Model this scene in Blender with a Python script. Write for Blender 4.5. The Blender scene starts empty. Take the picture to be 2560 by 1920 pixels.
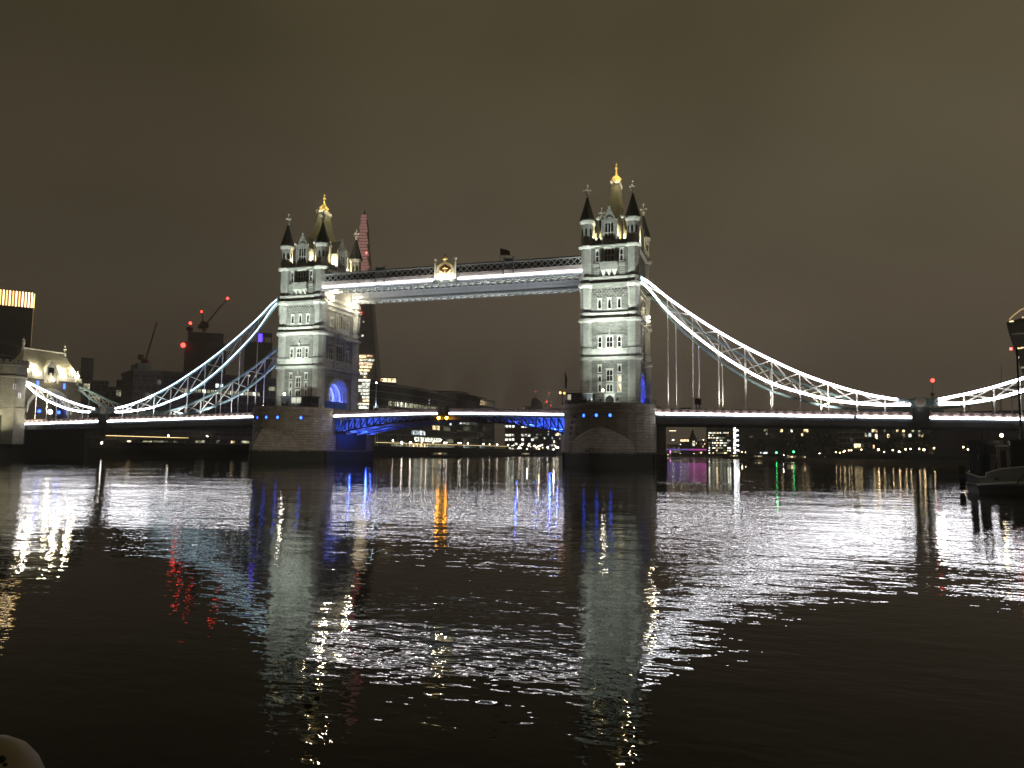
import bpy, math, random
from mathutils import Vector, Matrix
random.seed(7)
R = math.radians
S = bpy.context.scene
COL = S.collection

# ------------------------------------------------------------------ camera
CAM = Vector((73.1, -184.2, 2.83)); YAW, PITCH, ROLL, FPX = .308, .089, .009, 1923.0
fw = Vector((-math.sin(YAW)*math.cos(PITCH), math.cos(YAW)*math.cos(PITCH), math.sin(PITCH)))
rt = Vector((math.cos(YAW), math.sin(YAW), 0)); up = rt.cross(fw)
r2 = rt*math.cos(ROLL)+up*math.sin(ROLL); u2 = up*math.cos(ROLL)-rt*math.sin(ROLL)
cam = bpy.data.cameras.new('camera'); cam.sensor_width = 36; cam.lens = FPX/2560*36
cam.clip_start = .2; cam.clip_end = 20000
co = bpy.data.objects.new('camera', cam); COL.objects.link(co)
co.matrix_world = Matrix(((r2.x, u2.x, -fw.x, CAM.x), (r2.y, u2.y, -fw.y, CAM.y), (r2.z, u2.z, -fw.z, CAM.z), (0, 0, 0, 1)))
S.camera = co

def at(x, y, ax, v):
    """world point that the survey pixel (x, y) of the photograph shows on the plane ax = v"""
    d = fw+r2*((x-1280)/FPX)-u2*((y-960)/FPX); i = 'xyz'.index(ax)
    return CAM+d*((v-CAM[i])/d[i])
def far(x, y, dist):
    """the same at a horizontal distance from the camera"""
    d = fw+r2*((x-1280)/FPX)-u2*((y-960)/FPX)
    return CAM+d*(dist/math.hypot(d.x, d.y))

# ------------------------------------------------------------------ world: city-lit night cloud
W = bpy.data.worlds.new('World'); S.world = W; W.use_nodes = True
nt = W.node_tree; N = nt.nodes; L = nt.links
bg = N['Background']; tc = N.new('ShaderNodeTexCoord'); sx = N.new('ShaderNodeSeparateXYZ'); L.new(tc.outputs['Generated'], sx.inputs[0])
rp = N.new('ShaderNodeValToRGB'); L.new(sx.outputs['Z'], rp.inputs[0])
cr = rp.color_ramp; cr.interpolation = 'EASE'
cr.elements[0].position = 0.0; cr.elements[0].color = (.101, .079, .059, 1)
cr.elements[1].position = .72; cr.elements[1].color = (.034, .027, .011, 1)
for p, c in ((.14, (.091, .072, .050)), (.30, (.077, .0625, .039)), (.50, (.060, .049, .026))):
    e = cr.elements.new(p); e.color = (*c, 1)
mp = N.new('ShaderNodeMapping'); mp.inputs['Location'].default_value = (.7, .2, 0); mp.inputs['Scale'].default_value = (1, 1, 1.8); L.new(tc.outputs['Generated'], mp.inputs[0])
nz = N.new('ShaderNodeTexNoise'); nz.inputs['Scale'].default_value = 2.1; nz.inputs['Detail'].default_value = 3; nz.inputs['Roughness'].default_value = .45
L.new(mp.outputs[0], nz.inputs['Vector'])
mr = N.new('ShaderNodeMapRange'); mr.inputs['From Min'].default_value = .3; mr.inputs['From Max'].default_value = .7
mr.inputs['To Min'].default_value = .80; mr.inputs['To Max'].default_value = 1.22; L.new(nz.outputs['Fac'], mr.inputs[0])
# the sky is darker towards the south-west (left), brighter over the northern city
dt = N.new('ShaderNodeVectorMath'); dt.operation = 'DOT_PRODUCT'; dt.inputs[1].default_value = (rt.x, rt.y, 0); L.new(tc.outputs['Generated'], dt.inputs[0])
m2 = N.new('ShaderNodeMapRange'); m2.inputs['From Min'].default_value = -.55; m2.inputs['From Max'].default_value = .35
m2.inputs['To Min'].default_value = .56; m2.inputs['To Max'].default_value = 1.22; L.new(dt.outputs['Value'], m2.inputs[0])
mm = N.new('ShaderNodeMath'); mm.operation = 'MULTIPLY'; L.new(mr.outputs[0], mm.inputs[0]); L.new(m2.outputs[0], mm.inputs[1])
vm = N.new('ShaderNodeVectorMath'); vm.operation = 'SCALE'; L.new(rp.outputs[0], vm.inputs[0]); L.new(mm.outputs[0], vm.inputs['Scale'])
L.new(vm.outputs[0], bg.inputs['Color']); bg.inputs['Strength'].default_value = 1.22
vs = S.view_settings; vs.view_transform = 'Standard'; vs.look = 'None'; vs.exposure = 0; vs.gamma = 1
cy = S.cycles; cy.use_denoising = True; cy.max_bounces = 5; cy.glossy_bounces = 3; cy.diffuse_bounces = 2; cy.transmission_bounces = 2
cy.use_light_tree = True; cy.caustics_reflective = False; cy.caustics_refractive = False
cy.sample_clamp_indirect = 4

# ------------------------------------------------------------------ materials
def newmat(name):
    m = bpy.data.materials.new(name); m.use_nodes = True
    return m, m.node_tree.nodes, m.node_tree.links, m.node_tree.nodes['Principled BSDF']
def plain(name, col, rough=.7, metal=0, var=.25, vs_=.6, bump=0, spec=.4):
    m, n, l, b = newmat(name)
    b.inputs['Roughness'].default_value = rough; b.inputs['Metallic'].default_value = metal
    b.inputs['Specular IOR Level'].default_value = spec
    t = n.new('ShaderNodeTexCoord'); z = n.new('ShaderNodeTexNoise'); z.inputs['Scale'].default_value = vs_; z.inputs['Detail'].default_value = 5
    l.new(t.outputs['Object'], z.inputs['Vector'])
    x = n.new('ShaderNodeMix'); x.data_type = 'RGBA'; l.new(z.outputs['Fac'], x.inputs[0])
    x.inputs[6].default_value = tuple(c*(1-var) for c in col)+(1,); x.inputs[7].default_value = tuple(min(1, c*(1+var)) for c in col)+(1,)
    l.new(x.outputs[2], b.inputs['Base Color'])
    if bump:
        bp = n.new('ShaderNodeBump'); bp.inputs['Distance'].default_value = bump; l.new(z.outputs['Fac'], bp.inputs['Height']); l.new(bp.outputs[0], b.inputs['Normal'])
    return m
def stone(name, c1, c2, mortar, bw=.9, bh=.36, rough=.85, bump=.03, algae=None, msize=.03):
    m, n, l, b = newmat(name); b.inputs['Roughness'].default_value = rough; b.inputs['Specular IOR Level'].default_value = .25
    t = n.new('ShaderNodeTexCoord'); s = n.new('ShaderNodeSeparateXYZ'); l.new(t.outputs['Object'], s.inputs[0])
    a = n.new('ShaderNodeMath'); l.new(s.outputs['X'], a.inputs[0]); l.new(s.outputs['Y'], a.inputs[1])
    c = n.new('ShaderNodeCombineXYZ'); l.new(a.outputs[0], c.inputs[0]); l.new(s.outputs['Z'], c.inputs[1])
    k = n.new('ShaderNodeTexBrick'); l.new(c.outputs[0], k.inputs['Vector']); k.inputs['Scale'].default_value = 1
    k.inputs['Brick Width'].default_value = bw; k.inputs['Row Height'].default_value = bh; k.inputs['Mortar Size'].default_value = msize
    k.inputs['Mortar Smooth'].default_value = .3
    k.inputs['Color1'].default_value = (*c1, 1); k.inputs['Color2'].default_value = (*c2, 1); k.inputs['Mortar'].default_value = (*mortar, 1)
    z = n.new('ShaderNodeTexNoise'); z.inputs['Scale'].default_value = .5; z.inputs['Detail'].default_value = 7; z.inputs['Roughness'].default_value = .65; l.new(t.outputs['Object'], z.inputs['Vector'])
    g = n.new('ShaderNodeMapRange'); g.inputs['To Min'].default_value = .55; g.inputs['To Max'].default_value = 1.4; l.new(z.outputs['Fac'], g.inputs[0])
    v = n.new('ShaderNodeVectorMath'); v.operation = 'SCALE'; l.new(k.outputs['Color'], v.inputs[0]); l.new(g.outputs[0], v.inputs['Scale'])
    out = v.outputs[0]
    if algae is not None:      # tide line: wet green weed on the stone below this height
        z2 = n.new('ShaderNodeTexNoise'); z2.inputs['Scale'].default_value = 1.3; z2.inputs['Detail'].default_value = 4; l.new(t.outputs['Object'], z2.inputs['Vector'])
        ad = n.new('ShaderNodeMath'); ad.operation = 'MULTIPLY_ADD'; l.new(z2.outputs['Fac'], ad.inputs[0]); ad.inputs[1].default_value = .8; l.new(s.outputs['Z'], ad.inputs[2])
        rr = n.new('ShaderNodeMapRange'); rr.inputs['From Min'].default_value = algae+.15; rr.inputs['From Max'].default_value = algae+.55; l.new(ad.outputs[0], rr.inputs[0])
        x = n.new('ShaderNodeMix'); x.data_type = 'RGBA'; l.new(rr.outputs[0], x.inputs[0]); x.inputs[6].default_value = (.018, .022, .010, 1); l.new(out, x.inputs[7]); out = x.outputs[2]
    l.new(out, b.inputs['Base Color'])
    if bump:
        h = n.new('ShaderNodeMath'); h.operation = 'MULTIPLY_ADD'; l.new(k.outputs['Fac'], h.inputs[0]); h.inputs[1].default_value = -1
        z3 = n.new('ShaderNodeTexNoise'); z3.inputs['Scale'].default_value = 3.5; z3.inputs['Detail'].default_value = 4; l.new(t.outputs['Object'], z3.inputs['Vector']); l.new(z3.outputs['Fac'], h.inputs[2])
        bp = n.new('ShaderNodeBump'); bp.inputs['Distance'].default_value = bump; l.new(h.outputs[0], bp.inputs['Height']); l.new(bp.outputs[0], b.inputs['Normal'])
    return m
def emit(name, col, st, sample=True):
    m, n, l, b = newmat(name); b.inputs['Base Color'].default_value = (.05, .05, .05, 1)
    b.inputs['Emission Color'].default_value = (*col, 1); b.inputs['Emission Strength'].default_value = st
    if not sample: m.cycles.emission_sampling = 'NONE'
    return m
def litwin(name, c1, c2, st, sc=.6):
    """a lit room behind glass: uneven lamp light"""
    m, n, l, b = newmat(name); b.inputs['Base Color'].default_value = (.03, .03, .03, 1); b.inputs['Roughness'].default_value = .3
    t = n.new('ShaderNodeTexCoord'); z = n.new('ShaderNodeTexNoise'); z.inputs['Scale'].default_value = sc; z.inputs['Detail'].default_value = 3
    oi = n.new('ShaderNodeObjectInfo'); av = n.new('ShaderNodeVectorMath'); sc_ = n.new('ShaderNodeMath'); sc_.operation = 'MULTIPLY'; sc_.inputs[1].default_value = 50
    l.new(oi.outputs['Random'], sc_.inputs[0]); l.new(t.outputs['Object'], av.inputs[0]); l.new(sc_.outputs[0], av.inputs[1]); l.new(av.outputs[0], z.inputs['Vector'])
    x = n.new('ShaderNodeMix'); x.data_type = 'RGBA'; l.new(z.outputs['Fac'], x.inputs[0]); x.inputs[6].default_value = (*c1, 1); x.inputs[7].default_value = (*c2, 1)
    g = n.new('ShaderNodeMapRange'); g.inputs['From Min'].default_value = .38; g.inputs['From Max'].default_value = .62; g.inputs['To Min'].default_value = .1*st; g.inputs['To Max'].default_value = 1.5*st; l.new(z.outputs['Fac'], g.inputs[0])
    rm = n.new('ShaderNodeMapRange'); rm.inputs['To Min'].default_value = .45; rm.inputs['To Max'].default_value = 1.35; l.new(oi.outputs['Random'], rm.inputs[0])
    ml = n.new('ShaderNodeMath'); ml.operation = 'MULTIPLY'; l.new(g.outputs[0], ml.inputs[0]); l.new(rm.outputs[0], ml.inputs[1])
    l.new(x.outputs[2], b.inputs['Emission Color']); l.new(ml.outputs[0], b.inputs['Emission Strength'])
    m.cycles.emission_sampling = 'NONE'
    return m
M = {}
M['rubble'] = stone('rough_granite', (.27, .27, .25), (.18, .18, .165), (.08, .08, .07), .8, .32, bump=.06)
M['ashlar'] = stone('smooth_ashlar', (.38, .38, .35), (.31, .315, .29), (.22, .22, .20), 1.1, .5, bump=.012, msize=.012)
M['trim'] = plain('portland_stone_trim', (.60, .60, .55), .8, var=.3, vs_=1.2, bump=.02)
M['pier'] = stone('pier_granite', (.30, .265, .215), (.21, .185, .15), (.055, .05, .04), 1.5, .62, bump=.07, algae=2.9, msize=.035)
M['slate'] = stone('roof_slate', (.055, .06, .05), (.04, .045, .036), (.02, .02, .02), .35, .3, rough=.6, bump=.02, msize=.02)
M['roofgreen'] = stone('mossy_slate', (.30, .30, .19), (.21, .215, .135), (.08, .08, .05), .5, .35, rough=.75, bump=.02, msize=.02)
M['gold'] = plain('gilded_metal', (.9, .64, .24), .4, .3, var=.2, vs_=2)
M['bluesteel'] = plain('pale_blue_painted_steel', (.24, .37, .40), .45, .0, var=.15, vs_=.8)
M['whitesteel'] = plain('white_painted_steel', (.68, .66, .60), .5, .0, var=.12, vs_=.8)
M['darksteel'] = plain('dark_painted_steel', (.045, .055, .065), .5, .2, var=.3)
M['greysteel'] = plain('grey_blue_painted_steel', (.16, .18, .20), .5, .1, var=.2)
M['black'] = plain('black_ironwork', (.018, .018, .018), .6, .0, var=.3)
M['glass'] = plain('dark_window_glass', (.015, .017, .02), .12, 0, var=.4, spec=.8)
M['asphalt'] = plain('road_asphalt', (.05, .05, .05), .9)
M['ground'] = plain('paved_ground', (.06, .055, .05), .9, var=.4, vs_=.05)
M['mud'] = plain('wet_mud_foreshore', (.035, .03, .022), .7, var=.5, vs_=.2, bump=.1)
M['quay'] = stone('quay_wall_stone', (.07, .065, .055), (.05, .048, .04), (.025, .025, .02), 1.6, .6, algae=3.2, bump=.05)
M['tower_dark'] = plain('dark_glass_cladding', (.03, .032, .036), .25, .1, var=.3, vs_=.05, spec=.6)
M['concrete'] = plain('grey_concrete', (.13, .12, .11), .85, var=.25, vs_=.08)
M['facade'] = stone('dim_office_facade', (.08, .08, .085), (.045, .047, .052), (.17, .16, .15), 3, 3.6, rough=.5, bump=0, msize=.3)
M['brickwall'] = stone('brown_brick_wall', (.12, .07, .045), (.09, .055, .04), (.07, .06, .05), 2, .8, bump=0)
M['hull'] = plain('dark_hull_paint', (.02, .022, .02), .45, 0, var=.4, spec=.5)
M['hullgrey'] = plain('worn_grey_bulwark_paint', (.19, .185, .17), .55, 0, var=.45, vs_=1.2)
M['hullred'] = plain('rust_red_deck_paint', (.12, .05, .04), .7, 0, var=.3, vs_=1)
M['cream'] = plain('cream_painted_plastic', (.36, .31, .21), .55, 0, var=.12, vs_=6, bump=.004)
M['leaf'] = plain('dark_tree_foliage', (.035, .045, .02), .8, var=.5, vs_=.5)
M['bark'] = plain('tree_bark', (.05, .04, .03), .9)
M['maroon'] = plain('dark_red_enamel', (.12,.03,.02), .5); M['red'] = plain('red_paint', (.35, .02, .02), .5); M['redflag'] = plain('red_brown_flag_cloth', (.10, .03, .02), .9)
M['led'] = emit('white_led_light', (.97, .95, 1.0), 19)
M['ledwarm'] = emit('white_walkway_led_light', (1, .95, .97), 26)
M['ledblue'] = emit('bluish_white_chain_light', (.66, .88, 1.0), 5.0)
M['lampw'] = emit('warm_flood_lens', (1, .86, .55), 120)
M['lampwhite'] = emit('white_lamp_lens', (1, .95, .85), 60, False)
M['lampq'] = emit('warm_quay_lamp_globe', (1, .72, .36), 22, False)
M['lampqw'] = emit('white_quay_lamp_globe', (1, .93, .78), 30, False)
M['lampred'] = emit('red_warning_lamp', (1, .035, .025), 11, False)
M['lampgreen'] = emit('green_navigation_lamp', (.05, 1, .2), 22, False)
M['lampblue'] = emit('blue_lamp', (.02, .09, 1), 9)
M['lamporange'] = emit('orange_navigation_lamp', (1, .38, .03), 60, False)
M['string'] = emit('yellow_string_light', (1, .72, .30), 2.6, False)
M['goldled'] = emit('golden_crown_light', (1, .60, .16), 3.2, False)
M['pink'] = emit('pink_bridge_light', (.55, .08, .42), 1.0, False); M['violet'] = emit('violet_bridge_light', (.25, .16, .62), .7, False)
M['winwarm'] = litwin('warm_lit_window', (1, .62, .22), (1, .86, .55), 2.6)
M['winwhite'] = litwin('white_lit_window', (.9, .95, .75), (1, 1, .85), 2.4)
M['windim'] = litwin('dim_lit_window', (.55, .55, .30), (.75, .72, .5), .6)
M['wincold'] = litwin('cold_lit_window', (.6, .75, .8), (.9, 1, 1), 1.4)
M['winred'] = litwin('red_lit_window', (1, .5, .25), (1, .75, .5), 1.3)

M['rubblewarm'] = stone('gatehouse_rubble', (.27, .25, .19), (.19, .175, .135), (.08, .075, .06), .8, .34, bump=.06)
M['palestone'] = stone('pale_block_stone', (.42, .39, .30), (.36, .33, .26), (.22, .2, .16), 1.4, .6, bump=.03, algae=2.4, msize=.02)
M['roofcream'] = stone('streaked_lead_roof', (.58, .56, .42), (.48, .46, .34), (.3, .29, .22), .5, 4, rough=.7, bump=.02)
M['lampblue2'] = emit('blue_window_light', (.05, .14, 1), 4); M['lampbright'] = emit('white_arch_lamp', (1, .97, .9), 12)
M['lampdim'] = emit('dim_orange_lamp', (1, .4, .1), 6, False)

M['shardglass'] = stone('spire_glass', (.12, .11, .10), (.09, .085, .08), (.22, .19, .17), 6, 4.0, rough=.3, bump=0, msize=.18)  # paled towards the sky colour, distance haze put into the glass tone
M['shardglass2'] = stone('flared_tower_glass', (.020, .024, .028), (.014, .017, .020), (.04, .045, .05), 3, 4.2, rough=.35, bump=0, msize=.3)
M['shardred'] = emit('dull_red_light', (1, .48, .42), .34, False); M['shardred2'] = emit('faint_red_light', (.95, .62, .52), .17, False)
M['lampred2'] = emit('small_red_lamp', (1, .06, .05), 14, False)
M['officeglass'] = plain('dark_office_glass', (.030, .034, .032), .3, .0, var=.5, vs_=.08, spec=.6)
M['slabgrey'] = plain('grey_slab_edge', (.36, .34, .30), .7, var=.2); M['slabdim'] = plain('dull_slab_edge', (.12, .115, .11), .7, var=.3)
M['facade2'] = stone('dim_grid_facade', (.065, .06, .06), (.042, .04, .044), (.11, .10, .10), 2.6, 3.4, rough=.6, bump=0, msize=.35)
M['windim2'] = litwin('faint_window', (.5, .5, .35), (.7, .7, .55), .12)
M['winbright'] = litwin('bright_white_window', (.85, .95, 1), (1, 1, 1), 7); M['winbright2'] = emit('glowing_lamp_arm', (1, .85, .55), 3, False)
M['hazetower'] = plain('distant_tower_skin', (.045, .034, .03), .8, var=.1)
M['cranepaint'] = plain('dark_red_crane_paint', (.07, .03, .025), .7); M['cranered'] = plain('red_crane_paint', (.22, .035, .02), .7)
M['goldled2'] = emit('bright_golden_fin', (1, .78, .42), 5, False); M['goldled3'] = emit('thin_golden_line', (1, .66, .3), .7, False)
M['glowwall'] = emit('glowing_crown_wall', (1, .2, .04), .38, False); M['bluesign'] = emit('violet_blue_roof_sign', (.12, .06, 1), 3.2, False)
M['pinkbright'] = emit('bright_pink_light', (1, .35, .75), 2, False)
M['brickdark'] = stone('dark_brown_brick', (.035, .028, .023), (.028, .022, .018), (.02, .018, .015), 1.2, .5, bump=0)
M['goldpost'] = plain('yellowish_post_paint', (.4, .32, .18), .6); M['palewhite'] = plain('scuffed_white_paint', (.55, .54, .5), .5, var=.3, vs_=3)
M['redrail'] = plain('dull_red_rail', (.14, .05, .045), .6); M['bluedark'] = plain('navy_blue_ironwork', (.015, .02, .035), .5); M['hullgrey2'] = plain('brownish_grey_cabin_paint', (.16, .14, .12), .6, var=.3, vs_=2)
M['lampcold'] = emit('cold_white_lamp', (.65, .9, 1), 40, False)

# ------------------------------------------------------------------ mesh builder
class MB:
    def __init__(s): s.v = []; s.f = []; s.T = None
    def add(s, pts, faces):
        o = len(s.v); s.v += [tuple(s.T(*p)) if s.T else tuple(p) for p in pts]; s.f += [tuple(i+o for i in f) for f in faces]; return s
    def box(s, x0, x1, y0, y1, z0, z1):
        return s.add([(x0, y0, z0), (x1, y0, z0), (x1, y1, z0), (x0, y1, z0), (x0, y0, z1), (x1, y0, z1), (x1, y1, z1), (x0, y1, z1)],
                     [(0, 3, 2, 1), (4, 5, 6, 7), (0, 1, 5, 4), (1, 2, 6, 5), (2, 3, 7, 6), (3, 0, 4, 7)])
    def loft(s, rings, cap=True):
        n = len(rings[0]); p = [q for r in rings for q in r]; f = []
        for k in range(len(rings)-1):
            for i in range(n): j = (i+1) % n; f.append((k*n+i, k*n+j, (k+1)*n+j, (k+1)*n+i))
        if cap: f.append(tuple(range(n))[::-1]); f.append(tuple((len(rings)-1)*n+i for i in range(n)))
        return s.add(p, f)
    def lathe(s, cx, cy, prof, n=8, rot=None, ap=True):
        """prof: (z, apothem)"""
        rot = math.pi/n if rot is None else rot; k = 1/math.cos(math.pi/n) if ap else 1
        return s.loft([[(cx+r*k*math.cos(rot+2*math.pi*i/n), cy+r*k*math.sin(rot+2*math.pi*i/n), z) for i in range(n)] for z, r in prof])
    def rects(s, cx, cy, prof):
        """stack of rectangles: (z, half x, half y)"""
        return s.loft([[(cx-a, cy-b, z), (cx+a, cy-b, z), (cx+a, cy+b, z), (cx-a, cy+b, z)] for z, a, b in prof])
    def ext(s, poly, ax, a0, a1):
        """extrude 2-D polygon along axis ax"""
        def P(u, v, w): return {'x': (w, u, v), 'y': (u, w, v), 'z': (u, v, w)}[ax]
        return s.loft([[P(u, v, a0) for u, v in poly], [P(u, v, a1) for u, v in poly]])
    def bar(s, p, q, w, h=None, upv=(0, 0, 1)):
        p = Vector(p); q = Vector(q); d = (q-p); 
        if d.length < 1e-6: return s
        d.normalize(); h = w if h is None else h; U = Vector(upv)
        if abs(d.dot(U)) > .99: U = Vector((1, 0, 0))
        a = d.cross(U).normalized()*(w/2); b = a.cross(d).normalized()*(h/2)
        return s.loft([[tuple(c-a-b), tuple(c+a-b), tuple(c+a+b), tuple(c-a+b)] for c in (p, q)])
    def path(s, pts, w, h):
        """box-section beam through points in one vertical plane"""
        rings = []
        for i, p in enumerate(pts):
            p = Vector(p); a = Vector(pts[max(0, i-1)]); b = Vector(pts[min(len(pts)-1, i+1)]); d = (b-a).normalized()
            side = d.cross(Vector((0, 0, 1))).normalized()*(w/2); n = side.cross(d).normalized()*(h/2)
            rings.append([tuple(p-side-n), tuple(p+side-n), tuple(p+side+n), tuple(p-side+n)])
        return s.loft(rings)
    def ball(s, c, r, n=10, sz=1):
        return s.lathe(c[0], c[1], [(c[2]-r*sz*math.cos(math.pi*k/6), max(.004, r*math.sin(math.pi*k/6))) for k in range(7)], n, ap=False)
    def ring(s, c, r0, r1, ax, a0, a1, n=28, t0=0, t1=2*math.pi):
        """flat ring (or arch band) extruded along ax"""
        full = abs(t1-t0-2*math.pi) < 1e-6
        rr = []
        for i in range(n+1):
            t = t0+(t1-t0)*i/n; cu, cv = math.cos(t), math.sin(t)
            def P(r, w): 
                u, v = r*cu, r*cv
                return {'x': (c[0]+w, c[1]+u, c[2]+v), 'y': (c[0]+u, c[1]+w, c[2]+v)}[ax]
            rr.append([P(r0, a0), P(r1, a0), P(r1, a1), P(r0, a1)])
        return s.loft(rr, cap=not full)
    def build(s, name, mat, parent=None, smooth=False, local=False):
        o0 = Vector((0, 0, 0)); q = None if local else parent
        while q is not None: o0 += q.location; q = q.parent
        me = bpy.data.meshes.new(name); me.from_pydata([(v[0]-o0.x, v[1]-o0.y, v[2]-o0.z) for v in s.v], [], s.f); me.update()
        if smooth:
            for p in me.polygons: p.use_smooth = True
        me.materials.append(M[mat] if isinstance(mat, str) else mat)
        o = bpy.data.objects.new(name, me); COL.objects.link(o)
        if parent is not None: o.parent = parent
        return o
def tag(o, label, cat, group=None, kind=None):
    if label: o['label'] = label
    if cat: o['category'] = cat
    if group: o['group'] = group
    if kind: o['kind'] = kind
    return o
def thing(name, loc, label, cat, group=None):
    o = bpy.data.objects.new(name, None); COL.objects.link(o); o.location = loc; o.empty_display_size = 1
    return tag(o, label, cat, group)
KIDS = {}
def copy_tree(o, parent=None):
    c = o.copy(); COL.objects.link(c)
    if parent is not None: c.parent = parent
    for ch in [x for x in bpy.data.objects if x.parent == o and x.type in ('MESH', 'LIGHT')]: copy_tree(ch, c)
    return c
def structure(o): o['kind'] = 'structure'; return o
def spot(parent, loc, target, power, col, ang=60, blend=.6, size=.3):
    l = bpy.data.lights.new('floodlight', 'SPOT'); l.energy = power; l.color = col; l.spot_size = R(ang); l.spot_blend = blend; l.shadow_soft_size = size
    o = bpy.data.objects.new('floodlight', l); COL.objects.link(o)  # name also carried by added spots that have no fixture
    o.rotation_euler = (Vector(target)-Vector(loc)).to_track_quat('-Z', 'Y').to_euler()
    o0 = Vector((0, 0, 0))
    if parent is not None: o.parent = parent; o0 = parent.location
    o.location = Vector(loc)-o0
    return o
def point(parent, loc, power, col, size=.15):
    l = bpy.data.lights.new('point_light', 'POINT'); l.energy = power; l.color = col; l.shadow_soft_size = size
    o = bpy.data.objects.new('point_light', l); COL.objects.link(o); o0 = Vector((0, 0, 0))
    if parent is not None: o.parent = parent; o0 = parent.location
    o.location = Vector(loc)-o0
    return o

# ------------------------------------------------------------------ water and land
def water_mat():
    m, n, l, b = newmat('river_water'); b.inputs['Base Color'].default_value = (.006, .005, .003, 1); b.inputs['Roughness'].default_value = .0
    b.inputs['IOR'].default_value = 1.21; b.inputs['Specular IOR Level'].default_value = .5
    t = n.new('ShaderNodeTexCoord')
    def nz_(scale, det, rough, rz=0, st=(1, 1, 1), dist=0):
        p = n.new('ShaderNodeMapping'); p.inputs['Rotation'].default_value = (0, 0, rz); p.inputs['Scale'].default_value = st
        l.new(t.outputs['Object'], p.inputs[0]); z = n.new('ShaderNodeTexNoise'); z.inputs['Scale'].default_value = scale; z.inputs['Detail'].default_value = det
        z.inputs['Roughness'].default_value = rough; z.inputs['Distortion'].default_value = dist; l.new(p.outputs[0], z.inputs['Vector']); return z.outputs['Fac']
    def mul(a, k):
        q = n.new('ShaderNodeMath'); q.operation = 'MULTIPLY'; l.new(a, q.inputs[0])
        if isinstance(k, (int, float)): q.inputs[1].default_value = k
        else: l.new(k, q.inputs[1])
        return q.outputs[0]
    def add(a, c):
        q = n.new('ShaderNodeMath'); l.new(a, q.inputs[0]); l.new(c, q.inputs[1]); return q.outputs[0]
    patch = n.new('ShaderNodeMapRange'); patch.inputs['From Min'].default_value = .35; patch.inputs['From Max'].default_value = .65
    patch.inputs['To Min'].default_value = .7; patch.inputs['To Max'].default_value = 1.3
    l.new(nz_(.045, 2, .5, .3, (1, 1, 1), .5), patch.inputs[0])
    fine = mul(nz_(2.6, 1.8, .5, .31, (.62, 1.15, 1), .2), WAT[0])
    mid = mul(nz_(.75, 1.0, .4, .25, (.6, 1.2, 1), .3), WAT[1])
    tiny = mul(nz_(7.0, 1.0, .5, .4, (.7, 1.1, 1), 0), WAT[2])
    swell = mul(nz_(.16, 1, .4, .2, (.6, 1.1, 1)), WAT[3])
    hgt = add(mul(add(add(fine, mid), tiny), patch.outputs[0]), swell)
    bp = n.new('ShaderNodeBump'); bp.inputs['Strength'].default_value = 1; bp.inputs['Distance'].default_value = 1
    if 'Filter Width' in bp.inputs: bp.inputs['Filter Width'].default_value = .15
    l.new(hgt, bp.inputs['Height']); l.new(bp.outputs[0], b.inputs['Normal'])
    return m
HAZE = .00035
WAT = (.0094, .021, .0032, .06)
M['water'] = water_mat()
def sheet(name, pts, z, mat, thick=None):
    b = MB()
    if thick: b.loft([[(x, y, z-thick) for x, y in pts], [(x, y, z) for x, y in pts]])
    else: b.add([(x, y, z) for x, y in pts], [tuple(range(len(pts)))])
    return structure(b.build(name, mat))
sheet('water', [(-138, -700), (900, -700), (900, 2600), (-1400, 2600), (-1400, 700), (-138, 640)], 0, 'water')
sheet('riverbed', [(-3000, -1000), (3000, -1000), (3000, 3400), (-3000, 3400)], -2, 'mud')
sheet('south_bank_ground', [(-2900, -800), (-137.6, -800), (-137.6, 640), (-500, 1050), (-1300, 1500), (-2900, 1500)], 5.2, 'ground', 7)
sheet('far_bank_ground', [(-2900, 1900), (300, 1500), (2900, 1500), (2900, 3300), (-2900, 3300)], 4, 'ground', 6)
NB = [(150, 12), (138, 30), (126, 49), (108, 81), (96, 114), (88, 180), (80, 266), (60, 370), (35, 520), (0, 700), (-60, 860)]
sheet('north_bank_ground', [(x+9, y) for x, y in NB]+[(300, 1400), (2900, 1400), (2900, -60), (170, -60), (150, -20)], 3.3, 'ground', 5)
f = MB(); f.loft([[(x, y, -1.5), (x-3, y, -.5), (x+4, y, 1.2), (x+8.9, y, 2.0)] for x, y in NB], cap=False)
structure(f.build('foreshore', 'mud'))
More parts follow.
